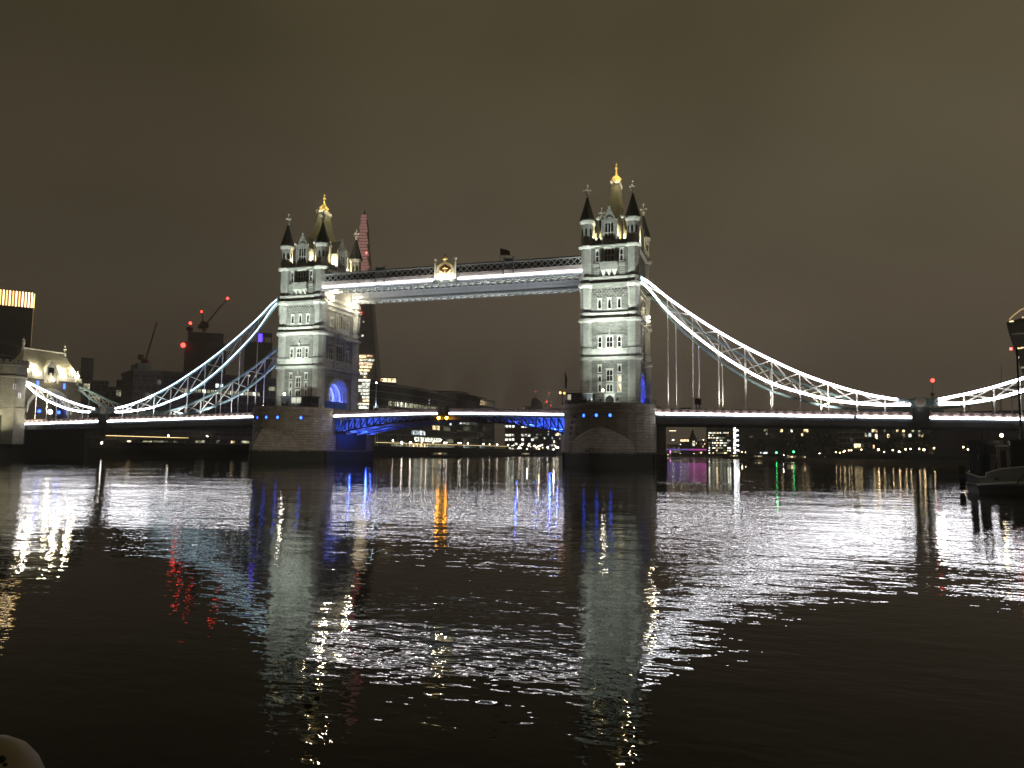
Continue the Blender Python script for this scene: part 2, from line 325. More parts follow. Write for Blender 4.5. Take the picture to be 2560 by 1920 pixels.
# ------------------------------------------------------------------ bridge pier
def ellipse_end(a, b, y0, z, n=16):   # half outline, nose at -y
    return [(-a*math.cos(math.pi*i/n), y0-b*math.sin(math.pi*i/n), z) for i in range(n+1)]
def pier(cx, label):
    t = thing('bridge_pier', (cx, 0, 0), label, 'bridge pier', 'stone piers in the river')
    b = MB(); rings = []
    for z, g in ((3.0, .12), (11.4, 0), (11.45, .25), (11.9, .25), (11.95, .1), (12.7, .1), (12.75, .3), (13.2, .3), (13.25, .12), (13.75, .12)):
        e = ellipse_end(10.45+g, 13.6+g, -8.4, z); r_ = [(x, y, z_) for x, y, z_ in e]+[(-x, -y, z_) for x, y, z_ in e]
        rings.append([(cx+x, y, z_) for x, y, z_ in r_])
    b.loft(rings); b.build('pier_body', 'pier', t)
    c = MB()                                  # pointed cutwater, its top a curved half cone
    for sg in (-1, 1):
        n = 20; low = []; rim = []
        for i in range(n+1):
            s_ = i/n; u = -1+2*s_
            x = 10.45*u; y = -11.2-16.8*(1-abs(u)**1.45)
            low.append((x, y, 0))
            ze = 2.9+5.9*max(0, 1-abs(u)**1.35)
            ye = -8.4-13.6*math.sqrt(max(0, 1-(min(1, abs(x)/10.47))**2))
            rim.append((x*.99, ye+.15, ze, y))
        A = [(cx+x, sg*-y*-1 if sg > 0 else -y, -1.5) for x, y, _ in low]
        def sy(y): return y if sg > 0 else -y
        r0 = [(cx+x*1.005, sy(y*1.005), -1.5) for x, y, _ in low]
        r1 = [(cx+x, sy(y), 2.9+.55*max(0, 1-abs(2*i/n-1))*2) for i, (x, y, _) in enumerate(low)]
        r2_ = [(cx+(x+lx)/2, sy((y*.55+yy*.45)), z*.80+r1z*.2+.15) for (x, y, z, yy), (lx, _, _), r1z in zip(rim, low, [q[2] for q in r1])]
        r3 = [(cx+x, sy(y), z) for x, y, z, _ in rim]
        r4 = [(cx+x, sy(y)*.6, z) for x, y, z, _ in rim]
        c.loft([r0, r1, r2_, r3, r4], cap=False)
    c.box(cx-10.5, cx+10.5, -12.3, 12.3, -1.5, 3.05)
    c.build('cutwater', 'pier', t)
    # black slab on both long sides stands in for shade in the bascule chamber mouth
    for sg in (-1, 1):
        k = MB(); k.box(cx+sg*10.5-(.2), cx+sg*10.5+.2, -7.9, 7.9, 3.06, 11.0); k.build('chamber_shade_slab', 'black', t)
    for px in PORT[cx]:
        ex = abs(px-cx)/10.45; yy = -8.4-13.6*math.sqrt(1-ex*ex); ang = math.atan2((px-cx)/10.45**2, 13.6*13.6**-2*math.sqrt(1-ex*ex))
        nrm = Vector(((px-cx)/10.45**2, -(abs(yy)-8.4)/13.6**2, 0)).normalized()
        q = MB(); c0 = Vector((px, yy, 10.95))
        side = Vector((-nrm.y, nrm.x, 0))
        ring_o = []
        for rr, dd in ((.52, -.1), (.52, .14), (.34, .14), (.34, -.05)):
            ring_o.append([tuple(c0+side*rr*math.cos(2*math.pi*i/16)+Vector((0, 0, rr*math.sin(2*math.pi*i/16)*1.15))+nrm*dd) for i in range(16)])
        q.loft(ring_o, cap=False); po = q.build('porthole', 'pier', t)
        g = MB(); g.add([tuple(c0+side*.30*math.cos(2*math.pi*i/16)+Vector((0, 0, .34*math.sin(2*math.pi*i/16)))+nrm*.04) for i in range(16)], [tuple(range(16))])
        g.build('blue_lens', 'lampblue', po)
    # railing on the rim
    rl = MB(); e = ellipse_end(10.3, 13.4, -8.4, 13.75, 22); pts = [(cx+x, y, z) for x, y, z in e]
    for p, q_ in zip(pts, pts[1:]):
        for h in (.55, 1.05): rl.bar((p[0], p[1], p[2]+h), (q_[0], q_[1], q_[2]+h), .05)
    for p in pts: rl.bar(p, (p[0], p[1], p[2]+1.1), .07)
    rl.build('railing', 'black', t)
    return t
PORT = {41.15: [31.5, 37.6, 40.5, 43.4], -41.15: [-45.2, -41.9, -38.9, -34.3]}
pier(41.15, 'dark stone river pier under the taller-looking right bridge tower')
pier(-41.15, 'brown stone river pier under the left bridge tower, side lit blue')

# ------------------------------------------------------------------ tower
TX = 41.15
def wallface(b, u0, u1, z0, z1, holes, d=0, depth=.45):
    """wall sheet with real openings; holes (u0,u1,z0,z1)"""
    us = sorted({u0, u1, *[h[0] for h in holes], *[h[1] for h in holes]}); zs = sorted({z0, z1, *[h[2] for h in holes], *[h[3] for h in holes]})
    for a, c in zip(us, us[1:]):
        for e, g in zip(zs, zs[1:]):
            mu, mz = (a+c)/2, (e+g)/2
            if any(h[0] < mu < h[1] and h[2] < mz < h[3] for h in holes): continue
            b.add([(a, d, e), (c, d, e), (c, d, g), (a, d, g)], [(0, 1, 2, 3)])
    for h in holes:
        p, q, r_, s_ = h[:4]
        b.add([(p, d, r_), (q, d, r_), (q, d, s_), (p, d, s_), (p, d+depth, r_), (q, d+depth, r_), (q, d+depth, s_), (p, d+depth, s_)],
              [(0, 4, 5, 1), (1, 5, 6, 2), (2, 6, 7, 3), (3, 7, 4, 0)])
def frames(side, off=None):
    """(u, depth inward, z) -> world for the four tower faces"""
    YW, XW = 9.85, 5.95
    return {'s': lambda u, d, z: (TX+u, -YW+d, z), 'n': lambda u, d, z: (TX-u, YW-d, z),
            'e': lambda u, d, z: (TX+XW-d, u, z), 'w': lambda u, d, z: (TX-XW+d, -u, z)}[side]
def gothic_window(side, parent, u, z0, w, h, lights=1, mat='glass', hood=True, fr=.16, transom=False, name='window'):
    """stone surround + mullions, pane as sub-part; opening centred at u"""
    b = MB(); b.T = frames(side)
    a, c, t_ = u-w/2, u+w/2, z0+h
    b.box(a-fr, a, -.10, .3, z0-.02, t_); b.box(c, c+fr, -.10, .3, z0-.02, t_)
    b.box(a-fr-.06, c+fr+.06, -.22, .3, z0-.22, z0-.021); b.box(a-fr, c+fr, -.10, .3, t_+.001, t_+fr)
    if hood: b.box(a-fr-.12, c+fr+.12, -.26, .1, t_+fr+.001, t_+fr+.14)
    lw = w/lights
    for i in range(lights):
        l0 = a+i*lw; l1 = l0+lw; m_ = (l0+l1)/2; ah = min(lw*.9, h*.4)
        # pointed head: two spandrels
        for s0, s1 in ((l0, m_), (l1, m_)):
            pts = [(s0, t_), (s0, t_-ah), (s0+(s1-s0)*.28, t_-ah*.55), (s0+(s1-s0)*.62, t_-ah*.22), (s1, t_-.02), (s1, t_)]
            if s0 > s1: pts = pts[::-1]
            b.loft([[(x, .02, z) for x, z in pts], [(x, .22, z) for x, z in pts]])
        if i: b.box(l0-.05, l0+.05, -.02, .25, z0, t_-.01)
    if transom: b.box(a, c, 0, .24, z0+h*.45, z0+h*.45+.1)
    o = b.build(name, 'trim', parent)
    g = MB(); g.T = frames(side); g.box(a, c, .34, .38, z0, t_); g.build('pane', mat, o)
    return (a, c, z0, t_)
OCT = [(13.7, 1.68), (14.5, 1.68), (14.65, 1.52), (24.1, 1.52), (24.3, 1.6), (24.55, 1.98), (25.0, 1.98), (25.06, 1.42), (25.3, 1.44), (25.7, 1.62), (26.9, 1.74), (27.05, 1.72), (27.1, 1.5),
       (33.0, 1.5), (33.2, 1.6), (33.5, 1.98), (34.0, 1.98), (34.06, 1.2), (34.3, 1.3), (34.7, 1.62), (35.3, 1.74), (35.42, 1.72), (35.45, 1.1), (36.0, 1.18), (36.5, 1.38), (37.2, 1.45), (41.0, 1.45), (41.2, 1.55), (41.8, 1.98), (42.25, 1.98),
       (42.3, 1.3), (42.95, 1.3), (43.0, 1.66), (43.8, 1.72), (43.9, 1.5), (44.2, 1.42), (50.6, 1.42), (50.8, 1.8), (51.25, 2.05), (51.3, 1.5), (53.2, 1.5), (53.3, 1.38), (56.6, 1.38), (56.9, 1.62), (57.4, 1.8)]
def build_tower():
    t = thing('bridge_tower', (TX, 0, 13.7), 'tall pale gothic stone tower on the right river pier, with chains leaving its right side', 'bridge tower', 'bridge towers')
    # ---- windows and walls of each face
    body = MB()
    for s in 'sn':
        holes = []
        G = lambda *a, **k: holes.append(gothic_window(s, t, *a, **k))
        G(0, 19.45, 1.35, 2.6, 2, transom=True); G(0, 17.0, 1.35, 1.7, 2, hood=False)
        for sg in (-1, 1):
            for z, h in ((17.0, 1.75), (19.35, 1.3), (21.55, 1.5)):
                lit = (s == 's' and sg == 1 and z < 21)
                G(sg*2.3, z, .62, h, 1, mat='winwarm' if lit else 'glass')
            G(sg*2.25, 27.3, .7, 2.5, 1, transom=True, hood=False); G(sg*2.3, 36.35, .6, 2.2, 1); G(sg*2.85, 47.45, .62, 2.8, 1, transom=True)
        G(0, 27.3, 1.4, 2.5, 2, transom=True, hood=False); G(0, 36.35, .6, 2.2, 1); G(0, 47.45, 2.3, 3.0, 3, transom=True)
        # door
        G(0, 13.72, 2.0, 2.5, 1, hood=True, name='doorway')
        body.T = frames(s); wallface(body, -4.6, 4.6, 13.7, 51.0, holes)
    for s in 'ew':
        holes = []
        G = lambda *a, **k: holes.append(gothic_window(s, t, *a, **k))
        G(0, 27.2, 3.6, 4.3, 4, transom=True); G(-4.1, 27.2, 2.0, 3.2, 2, transom=True); G(4.1, 27.2, 2.0, 3.2, 2, transom=True)
        G(0, 36.0, 2.9, 4.2, 3, transom=True); G(-4.2, 36.2, 1.3, 2.2, 2); G(4.2, 36.2, 1.3, 2.2, 2)
        body.T = frames(s)
        wallface(body, -8.2, -4.9, 13.7, 24.0, []); wallface(body, 4.9, 8.2, 13.7, 24.0, [])
        # arch head of the carriageway portal
        n = 20; top = 24.0; arc = []
        for i in range(n+1):
            u = -4.9+9.8*i/n; arc.append((u, 17.4+4.5*math.sqrt(max(0, 1-(abs(u)/4.9)**2.2))))
        for (u0, z0), (u1, z1) in zip(arc, arc[1:]): body.add([(u0, 0, z0), (u1, 0, z1), (u1, 0, top), (u0, 0, top)], [(0, 1, 2, 3)])
        wallface(body, -8.2, 8.2, 24.0, 51.0, holes)
    body.T = None
    body.box(TX-5.5, TX+5.5, -8.9, 8.9, 50.6, 51.6)
    # passage side walls
    for sg in (-1, 1): body.box(TX-5.9, TX+5.9, sg*5.0-.1, sg*5.0+.1, 13.7, 22.6)
    body.box(TX-5.9, TX+5.9, -5, 5, 22.4, 22.6)
    body.build('wall', 'rubble', t)
    # ---- mouldings and bands
    b = MB()
    for s, U in (('s', 4.0), ('n', 4.0), ('e', 7.4), ('w', 7.4)):
        b.T = frames(s)
        for z0, z1, p in ((24.3, 24.5, .22), (24.5, 25.05, .52), (33.25, 33.5, .24), (33.5, 34.05, .52), (41.15, 41.6, .26), (41.6, 42.28, .52), (50.75, 50.95, .34), (50.95, 51.3, .72)):
            b.box(-U, U, -p, .3, z0, z1-.003)
        for z0, z1, p0, p1 in ((25.25, 27.0, .04, .22), (34.15, 35.4, .04, .22), (43.0, 43.85, .16, .28)):
            b.loft([[(-U, -p0, z0), (U, -p0, z0), (U, .2, z0), (-U, .2, z0)], [(-U, -p1, z1-.25), (U, -p1, z1-.25), (U, .2, z1-.25), (-U, .2, z1-.25)],
                    [(-U, -p1, z1), (U, -p1, z1), (U, .2, z1), (-U, .2, z1)]])
        # corbel chequer below the upper moulding
        if s in 'sn':
            for r_ in range(4):
                z = 39.15+r_*.5
                for i in range(9):
                    u = -3.2+i*.8+(.4 if r_ % 2 else 0)
                    if u < 3.4: b.box(u-.17, u+.17, -.2-.05*r_, .1, z, z+.3)
                b.box(-3.8, 3.8, -.08-.05*r_, .1, z+.34, z+.44)
        else:
            for i in range(19):
                u = -7+i*.78
                b.box(u-.18, u+.18, -.3, .1, 40.5, 41.13)
                if abs(u) < 6.4: b.box(u-.14, u+.14, -.25, .1, 22.75, 23.6)
            b.box(-6.5, 6.5, -.35, .1, 23.61, 24.0)
        for z in (16.72, 19.1) if s in 'sn' else (32.2,): b.box(-U, U, -.07, .1, z, z+.12)
    for s in 'sn':
        b.T = frames(s)
        # label moulds, finials above window groups
        b.box(-2.95, 2.95, -.2, .1, 30.05, 30.25)
        for sg in (-1, 1): b.box(min(sg*2.95, sg*3.1), max(sg*2.95, sg*3.1), -.2, .1, 29.2, 30.25)
        for zz in (30.3, 22.5):
            b.lathe(0, -.15, [(zz, .16), (zz+.5, .12), (zz+.6, .3), (zz+.8, .1), (zz+1.0, .25), (zz+1.5, .03)], 6)
            b.box(-.1, .1, -.2, .05, zz, zz+1.4)
        # balcony with three pendant corbels
        b.box(-2.1, 2.1, -.95, .1, 46.0, 46.35); b.box(-2.0, 2.0, -.9, .1, 45.3, 45.99)
        b.box(-2.1, 2.1, -1.0, -.8, 46.36, 47.1); b.box(-2.1, -1.9, -.8, .1, 46.36, 47.1); b.box(1.9, 2.1, -.8, .1, 46.36, 47.1)
        for u in (-1.35, -.05, 1.25): b.loft([[(u-.6, -.88, 45.29), (u+.6, -.88, 45.29), (u+.6, .05, 45.29), (u-.6, .05, 45.29)], [(u-.06, -.1, 43.95), (u+.06, -.1, 43.95), (u+.06, .05, 43.95), (u-.06, .05, 43.95)]])
        for sg in (-1, 1):
            b.box(min(sg*2.3, sg*3.7), max(sg*2.3, sg*3.7), -.35, .1, 46.1, 46.9)
            for k in range(4): b.box(min(sg*2.4, sg*3.6), max(sg*2.4, sg*3.6), -.14, .1, 44.1+k*.48, 44.1+k*.48+.3)
    for s in 'ew':
        b.T = frames(s)
        b.box(-3.2, 3.2, -1.1, .1, 34.6, 34.9); b.box(-3.2, 3.2, -1.15, -.95, 34.91, 35.9)
        for u in (-2.8, -1.4, 0, 1.4, 2.8): b.box(u-.2, u+.2, -.9, .1, 33.9, 34.59)
        for u in (-2.55, 2.55): b.box(u-.22, u+.22, -.55, .1, 24.4, 33.9)
        b.loft([[(-2.2, -.5, 33.0), (2.2, -.5, 33.0), (2.2, .1, 33.0), (-2.2, .1, 33.0)], [(-.2, -.2, 31.9), (.2, -.2, 31.9), (.2, .1, 31.9), (-.2, .1, 31.9)]])
        for u in (-4.1, 4.1): b.box(u-1.3, u+1.3, -.12, .1, 31.2, 32.1); b.box(u-1.2, u+1.2, -.15, .1, 25.3, 26.6)
    b.T = None
    b.build('string_course', 'ashlar', t)
    # parapet between turrets
    p = MB()
    for s, U in (('s', 4.0), ('n', 4.0), ('e', 7.4), ('w', 7.4)):
        p.T = frames(s); p.box(-U, U, -.1, .3, 51.3, 52.6)
        k = 0; u = -U+.2
        while u < U-.5: p.box(u, u+.55, -.12, .32, 52.601, 53.15); u += 1.1
    p.T = None; p.build('parapet', 'rubble', t)
    # ---- portal arch rings, receding
    for s in 'ew':
        a = MB(); a.T = frames(s)
        for j in range(4):
            r0 = 4.9-.28*j; pr_ = -.28+.3*j; n = 26; ring = []
            for i in range(n+1):
                th = math.pi*i/n; c_, s_ = math.cos(th), math.sin(th)
                sgn = lambda v: (1 if v >= 0 else -1)
                def pp(r_, d_): return (sgn(c_)*r_*abs(c_)**.92, d_, 17.4+r_*.93*abs(s_)**.92)
                ring.append([pp(r0, pr_), pp(r0+.62, pr_), pp(r0+.62, pr_+.3), pp(r0, pr_+.3)])
            for sg in (-1, 1): a.box(min(sg*r0, sg*(r0+.62)), max(sg*r0, sg*(r0+.62)), pr_, pr_+.3, 13.7, 17.4)
            a.loft(ring)
        a.T = None; a.build('portal_arch', 'ashlar', t)
    # interior ribs lit blue
    for k, xx in enumerate((-4.2, -2.1, 0, 2.1, 4.2)):
        a = MB(); rr = []
        for i in range(23):
            th = math.pi*i/22; rr.append([(TX+xx-.3, 4.2*math.cos(th), 17.2+3.9*math.sin(th)), (TX+xx-.3, 4.9*math.cos(th), 17.2+4.6*math.sin(th)), (TX+xx+.3, 4.9*math.cos(th), 17.2+4.6*math.sin(th)), (TX+xx+.3, 4.2*math.cos(th), 17.2+3.9*math.sin(th))])
        a.loft(rr)
        for sg in (-1, 1): a.box(TX+xx-.3, TX+xx+.3, min(sg*4.2, sg*4.9), max(sg*4.2, sg*4.9), 13.7, 17.2)
        a.build('vault_rib', 'trim', t)
    v = MB()                       # vault barrel behind the ribs
    rr = [[(TX-5.8, 4.95*math.cos(math.pi*i/22), 17.2+4.65*math.sin(math.pi*i/22)), (TX+5.8, 4.95*math.cos(math.pi*i/22), 17.2+4.65*math.sin(math.pi*i/22))] for i in range(23)]
    for q, w_ in zip(rr, rr[1:]): v.add([q[0], q[1], w_[1], w_[0]], [(0, 1, 2, 3)])
    v.build('vault', 'ashlar', t)
    # ---- turrets
    for sx_ in (-1, 1):
        for sy_ in (-1, 1):
            cx, cy_ = TX+sx_*5.4, sy_*8.93
            b = MB(); b.lathe(cx, cy_, OCT)
            # facetted weatherings at the top stage
            for k in range(8):
                an = math.pi/8+k*math.pi/4; ca, sa = math.cos(an), math.sin(an); ta = Vector((-sa, ca, 0)); o_ = Vector((cx, cy_, 0)); ra = Vector((ca, sa, 0))
                b.loft([[tuple(o_+ra*1.42+Vector((0, 0, 41.0))-ta*.55), tuple(o_+ra*1.42+Vector((0, 0, 41.0))+ta*.55), tuple(o_+ra*1.78+Vector((0, 0, 41.0)))],
                        [tuple(o_+ra*1.50+Vector((0, 0, 37.6))-ta*.03), tuple(o_+ra*1.50+Vector((0, 0, 37.6))+ta*.03), tuple(o_+ra*1.56+Vector((0, 0, 37.6)))]])
            tu = b.build('turret', 'ashlar', t)
            w = MB()
            for k in range(8):
                an = k*math.pi/4; ca, sa = math.cos(an), math.sin(an); o_ = Vector((cx, cy_, 0)); ra = Vector((ca, sa, 0)); ta = Vector((-sa, ca, 0))
                pts = [(-.28, 53.9), (.28, 53.9), (.28, 55.2), (0, 55.7), (-.28, 55.2)]
                w.loft([[tuple(o_+ra*1.36+ta*u+Vector((0, 0, z))) for u, z in pts], [tuple(o_+ra*1.39+ta*u+Vector((0, 0, z))) for u, z in pts]])
            w.build('lancet', 'glass', tu)
            sp = MB(); sp.lathe(cx, cy_, [(57.41, 1.8), (57.55, 1.92), (58.0, 1.62), (60.5, .92), (63.3, .16), (63.6, .12)])
            so = sp.build('spire', 'slate', tu)
            rb = MB()
            for k in range(8):
                an = math.pi/8+k*math.pi/4; kk = 1/math.cos(math.pi/8)
                for (z0, r0), (z1, r1) in (((57.6, 1.92), (58.0, 1.62)), ((58.0, 1.62), (60.5, .92)), ((60.5, .92), (63.3, .16))):
                    rb.bar((cx+r0*kk*math.cos(an), cy_+r0*kk*math.sin(an), z0), (cx+r1*kk*math.cos(an), cy_+r1*kk*math.sin(an), z1), .09)
            rb.build('spire_rib', 'slate', tu)
            fi = MB(); fi.lathe(cx, cy_, [(63.55, .28), (63.8, .34), (64.0, .16), (64.3, .12)]); fi.bar((cx, cy_, 64.2), (cx, cy_, 66.5), .2)
            fi.bar((cx-.62, cy_, 65.15), (cx+.62, cy_, 65.15), .24); fi.bar((cx, cy_-.62, 65.15), (cx, cy_+.62, 65.15), .24)
            for q in ((.66, 0, 65.15), (-.66, 0, 65.15), (0, .66, 65.15), (0, -.66, 65.15), (0, 0, 66.4), (0, 0, 65.15), (.28, 0, 64.35), (-.28, 0, 64.35)): fi.ball((cx+q[0], cy_+q[1], q[2]), .25, 8)
            fi.build('finial', 'whitesteel', tu)
    # ---- steep main roof
    r_ = MB(); r_.rects(TX, 0, [(51.6, 4.0, 7.6), (53.5, 3.4, 6.9), (56.5, 2.6, 5.9), (60, 1.9, 4.7), (64, 1.25, 3.3), (68.4, .72, 2.05)])
    ro = r_.build('roof', 'roofgreen', t)
    c = MB(); c.rects(TX, 0, [(68.4, .85, 2.15), (68.7, 1.05, 2.4), (69.1, 1.05, 2.4), (69.15, .7, 1.9), (69.4, .7, 1.9)])
    for i in range(7):
        for sg in (-1, 1): c.box(TX+sg*.95-.06, TX+sg*.95+.06, -2.2+i*.72-.08, -2.2+i*.72+.08, 69.1, 69.55)
    c.build('roof_platform', 'trim', ro)
    g = MB(); g.lathe(TX, 0, [(69.4, .55), (69.9, .62), (70.3, .5), (70.9, .3), (71.4, .22), (72.2, .16), (73.0, .13), (73.9, .09), (74.75, .03)], 10)
    for k in range(8):
        an = k*math.pi/4; ca, sa = math.cos(an), math.sin(an)
        p = [(TX+.55*ca, .8*sa, 69.6), (TX+.95*ca, 1.25*sa, 70.3), (TX+.75*ca, 1.0*sa, 70.9), (TX+.2*ca, .25*sa, 71.5)]
        for q, w in zip(p, p[1:]): g.bar(q, w, .17)
        g.ball((TX+.98*ca, 1.3*sa, 70.5), .24, 8); g.ball((TX+.8*ca, 1.6*sa, 69.9), .2, 8)
    for z, rr_ in ((72.2, .3), (73.3, .42), (74.2, .26), (71.6, .36)): g.ball((TX, 0, z), rr_, 10)
    g.bar((TX-.45, 0, 73.3), (TX+.45, 0, 73.3), .15); g.bar((TX, -.45, 73.3), (TX, .45, 73.3), .15)
    g.build('gilded_finial', 'gold', t)
    # ---- dormers
    def dormer(s, W_, zt, ze):
        f0 = frames(s); d = MB(); d.T = f0
        pts = [(-W_, 51.3), (W_, 51.3), (W_, ze), (0, zt), (-W_, ze)]
        # front wall with opening
        wallface(d, -W_, W_, 51.3, ze, [(-W_*.62, W_*.62, 52.9, ze-.35)], d=-.12, depth=.4)
        d.add([(-W_, -.12, ze), (W_, -.12, ze), (0, -.12, zt)], [(0, 1, 2)])
        for sg in (-1, 1): d.box(sg*W_-.1, sg*W_+.1, -.12, 5 if s in 'sn' else 3.4, 51.3, ze)
        for sg in (-1, 1): d.lathe(sg*(W_+.1), -.2, [(51.3, .22), (ze+.2, .22), (ze+.4, .34), (ze+.7, .2), (ze+1.3, .03)], 6)
        for sg in (-1, 1): d.bar((sg*(W_+.15), -.1, ze-.1), (0, -.1, zt+.25), .3, .3, (0, 1, 0))
        d.lathe(0, -.1, [(zt, .18), (zt+.4, .3), (zt+.6, .12), (zt+1.0, .02)], 6)
        d.ring((0, -.25, ze+.1), W_*.45, W_*.6, 'y', 0, .15, 14, 0, math.pi)
        o = d.build('dormer', 'ashlar', t)
        rf = MB(); rf.T = f0
        for sg in (-1, 1):
            dd = 4.6 if s in 'sn' else 3.2
            rf.loft([[(sg*(W_+.25), -.05, ze-.35), (sg*(W_+.25), dd, ze-.35), (0, dd, zt+.05), (0, -.05, zt+.05)], [(sg*(W_+.25), -.05, ze-.17), (sg*(W_+.25), dd, ze-.17), (0, dd, zt+.23), (0, -.05, zt+.23)]])
        rf.build('dormer_roof', 'slate', o)
        wn = MB(); wn.T = f0
        for i in (-1, 1): wn.box(i*W_*.21-.06, i*W_*.21+.06, -.08, .12, 52.9, ze-.36)
        wn.box(-W_*.62, W_*.62, -.06, .1, 54.2, 54.35); wo = wn.build('dormer_window', 'trim', o)
        pn = MB(); pn.T = f0; pn.box(-W_*.62, W_*.62, .18, .24, 52.9, ze-.35); pn.build('pane', 'glass', wo)
    dormer('s', 1.55, 60.0, 56.9); dormer('n', 1.55, 60.0, 56.9); dormer('e', 2.1, 60.4, 56.9); dormer('w', 2.1, 60.4, 56.9)
    # chimney-like stone pinnacles inside the parapet
    pc = MB()
    for sx_ in (-1, 1):
        for sy_ in (-1, 1):
            for (x, y) in ((2.9, 8.6), (4.9, 4.2)): pc.lathe(TX+sx_*x, sy_*y, [(51.6, .32), (57.8, .32), (58.0, .5), (58.4, .5), (58.6, .2), (60.2, .03)], 8)
    pc.build('pinnacle', 'trim', t)
    return t
tower_r = build_tower()
tower_l = copy_tree(tower_r); tower_l.location = (-TX, 0, 13.7); tower_l.rotation_euler = (0, 0, math.pi)
tower_l['label'] = 'left gothic stone tower, warm lamps high on its inner face, blue lit arch below'
# ------------------------------------------------------------------ tower lighting (real floods on piers, ledges and roofs)
GW = (.90, 1.0, .90); WW = (1, .84, .50)
def flood(loc, target, power, col, ang, label, group, body=True, lens='lampwhite', blend=1.0, size=.25):
    t = thing('floodlight', loc, label, 'floodlight', group)
    d = (Vector(target)-Vector(loc)).normalized(); p = Vector(loc)
    if body:
        b = MB(); b.bar(p-d*.55+Vector((0, 0, 0)), p-d*.05, .5, .4); b.bar(p-Vector((0, 0, .45)), p-d*.3, .12); b.build('housing', 'black', t)
    spot(t, loc, target, power, col, ang, blend, size)
    return t
def towerlights(cx, who, k):
    # broad wash of the river front from floods standing on the pier nose
    for i, (dx, z, pw, ang) in enumerate(((-3.5, 20, 4600*k, 84), (3.5, 20, 4600*k, 84), (-2.5, 37, 32000*k, 60), (2.5, 37, 32000*k, 60), (0, 49, 120000*k, 40))):
        flood((cx+dx, -20.5+abs(dx)*.25, 14.6), (cx+dx*.3, -9.9, z), pw, GW, ang, 'black floodlight on the nose of the %s pier, aimed up at the tower front' % who, 'floodlights on the %s pier' % who)
for cx, who, k in ((TX, 'right', 1.0), (-TX, 'left', 1.0)):
    towerlights(cx, who, k)
def rooflights(cx):
    for sx_ in (-1, 1):
        for y, pw in ((-7.9, 300), (-3.2, 380), (3.2, 380), (7.9, 420)):
            x = cx+sx_*(3.2 if abs(y) > 5 else 5.0)
            t = thing('roof_lamp', (x, y, 53.2), 'bright warm lamp behind the parapet of the %s tower roof' % ('right' if cx > 0 else 'left'), 'lamp', 'roof lamps of the %s tower' % ('right' if cx > 0 else 'left'))
            b = MB(); b.lathe(x, y, [(52.0, .12), (53.0, .12), (53.1, .3), (53.2, .3)], 8); b.build('lamp_post', 'black', t)
            g = MB(); g.ball((x, y, 53.5), .22, 8); g.build('lamp_lens', 'lampw', t)
            point(t, (x, y, 54.1), pw*3.6, WW, .3)
    g_ = thing('crest_lamp', (cx, -3.0, 68), 'small golden lamp lighting the gilded finial of the %s tower' % ('right' if cx > 0 else 'left'), 'lamp', 'lamps at the gilded finials')
    b = MB(); b.bar((cx, -2.4, 68.6), (cx, -3.4, 68.5), .15); b.box(cx-.2, cx+.2, -3.6, -3.2, 68.4, 68.7); b.build('housing', 'black', g_)
    point(g_, (cx+1.2, -3.9, 71.0), 1300, (1, .82, .5), .2)
    point(g_, (cx+2.8, 2.4, 71.0), 1000, (1, .82, .5), .2)
rooflights(TX); rooflights(-TX)
# big warm globes under the walkways on the tower faces towards the road
def facelamp(x, y, z, sg, label, pw, st=.3):
    t = thing('wall_lamp', (x, y, z), label, 'lamp', 'bright lamps on the tower walls')
    b = MB(); b.bar((x-sg*1.6, y, z-.5), (x, y, z-.1), .14); b.bar((x, y, z-.9), (x, y, z), .12); b.build('bracket', 'black', t)
    g = MB(); g.ball((x, y, z), st, 10); g.ball((x+sg*.1, y, z-1.0), st*.6, 8); g.build('lamp_lens', 'lampw', t)
    point(t, (x+sg*.9, y, z), pw, (1, .88, .62), .3)
facelamp(-33.9, -6.2, 43.8, 1, 'brilliant warm lamp near the front corner of the left tower, below the walkway', 2400)
facelamp(-33.9, 4.9, 43.9, 1, 'brilliant warm lamp by the rear corner of the left tower, below the walkway', 2400)
facelamp(48.6, 2.0, 35.9, 1, 'bright lamp on the right-hand wall of the right tower, beside the chain', 900, .3)
# blue light in the road arches
for cx in (TX, -TX):
    for dx in (-4.9, -3.1, -1.0, 1.0, 3.1, 4.9):
        for sg in (-1, 1):
            point(None, (cx+dx, sg*3.6, 14.6), 1700 if abs(dx) != 1.0 else 380, (.05, .10, 1) if abs(dx) != 1.0 else (.75, .8, 1), .15)
# hoardings in front of the portals
def hoarding(x, y0, y1, label):
    b = MB(); n = int((y1-y0)/1.2)
    for i in range(n):
        a = y0+(y1-y0)*i/n; b.box(x-.06, x+.06, a+.02, a+(y1-y0)/n-.02, 13.75, 15.9)
    b.box(x-.1, x+.1, y0, y1, 15.9, 16.0)
    tag(b.build('site_hoarding', 'bluepanel'), label, 'hoarding')
M['bluepanel'] = plain('blue_painted_panel', (.04, .10, .38), .6)
hoarding(-34.6, -6.8, 4.2, 'low blue panel fence across the foot of the left tower arch')
hoarding(48.2, -2.5, 6.5, 'low blue panel fence at the right side of the right tower base')
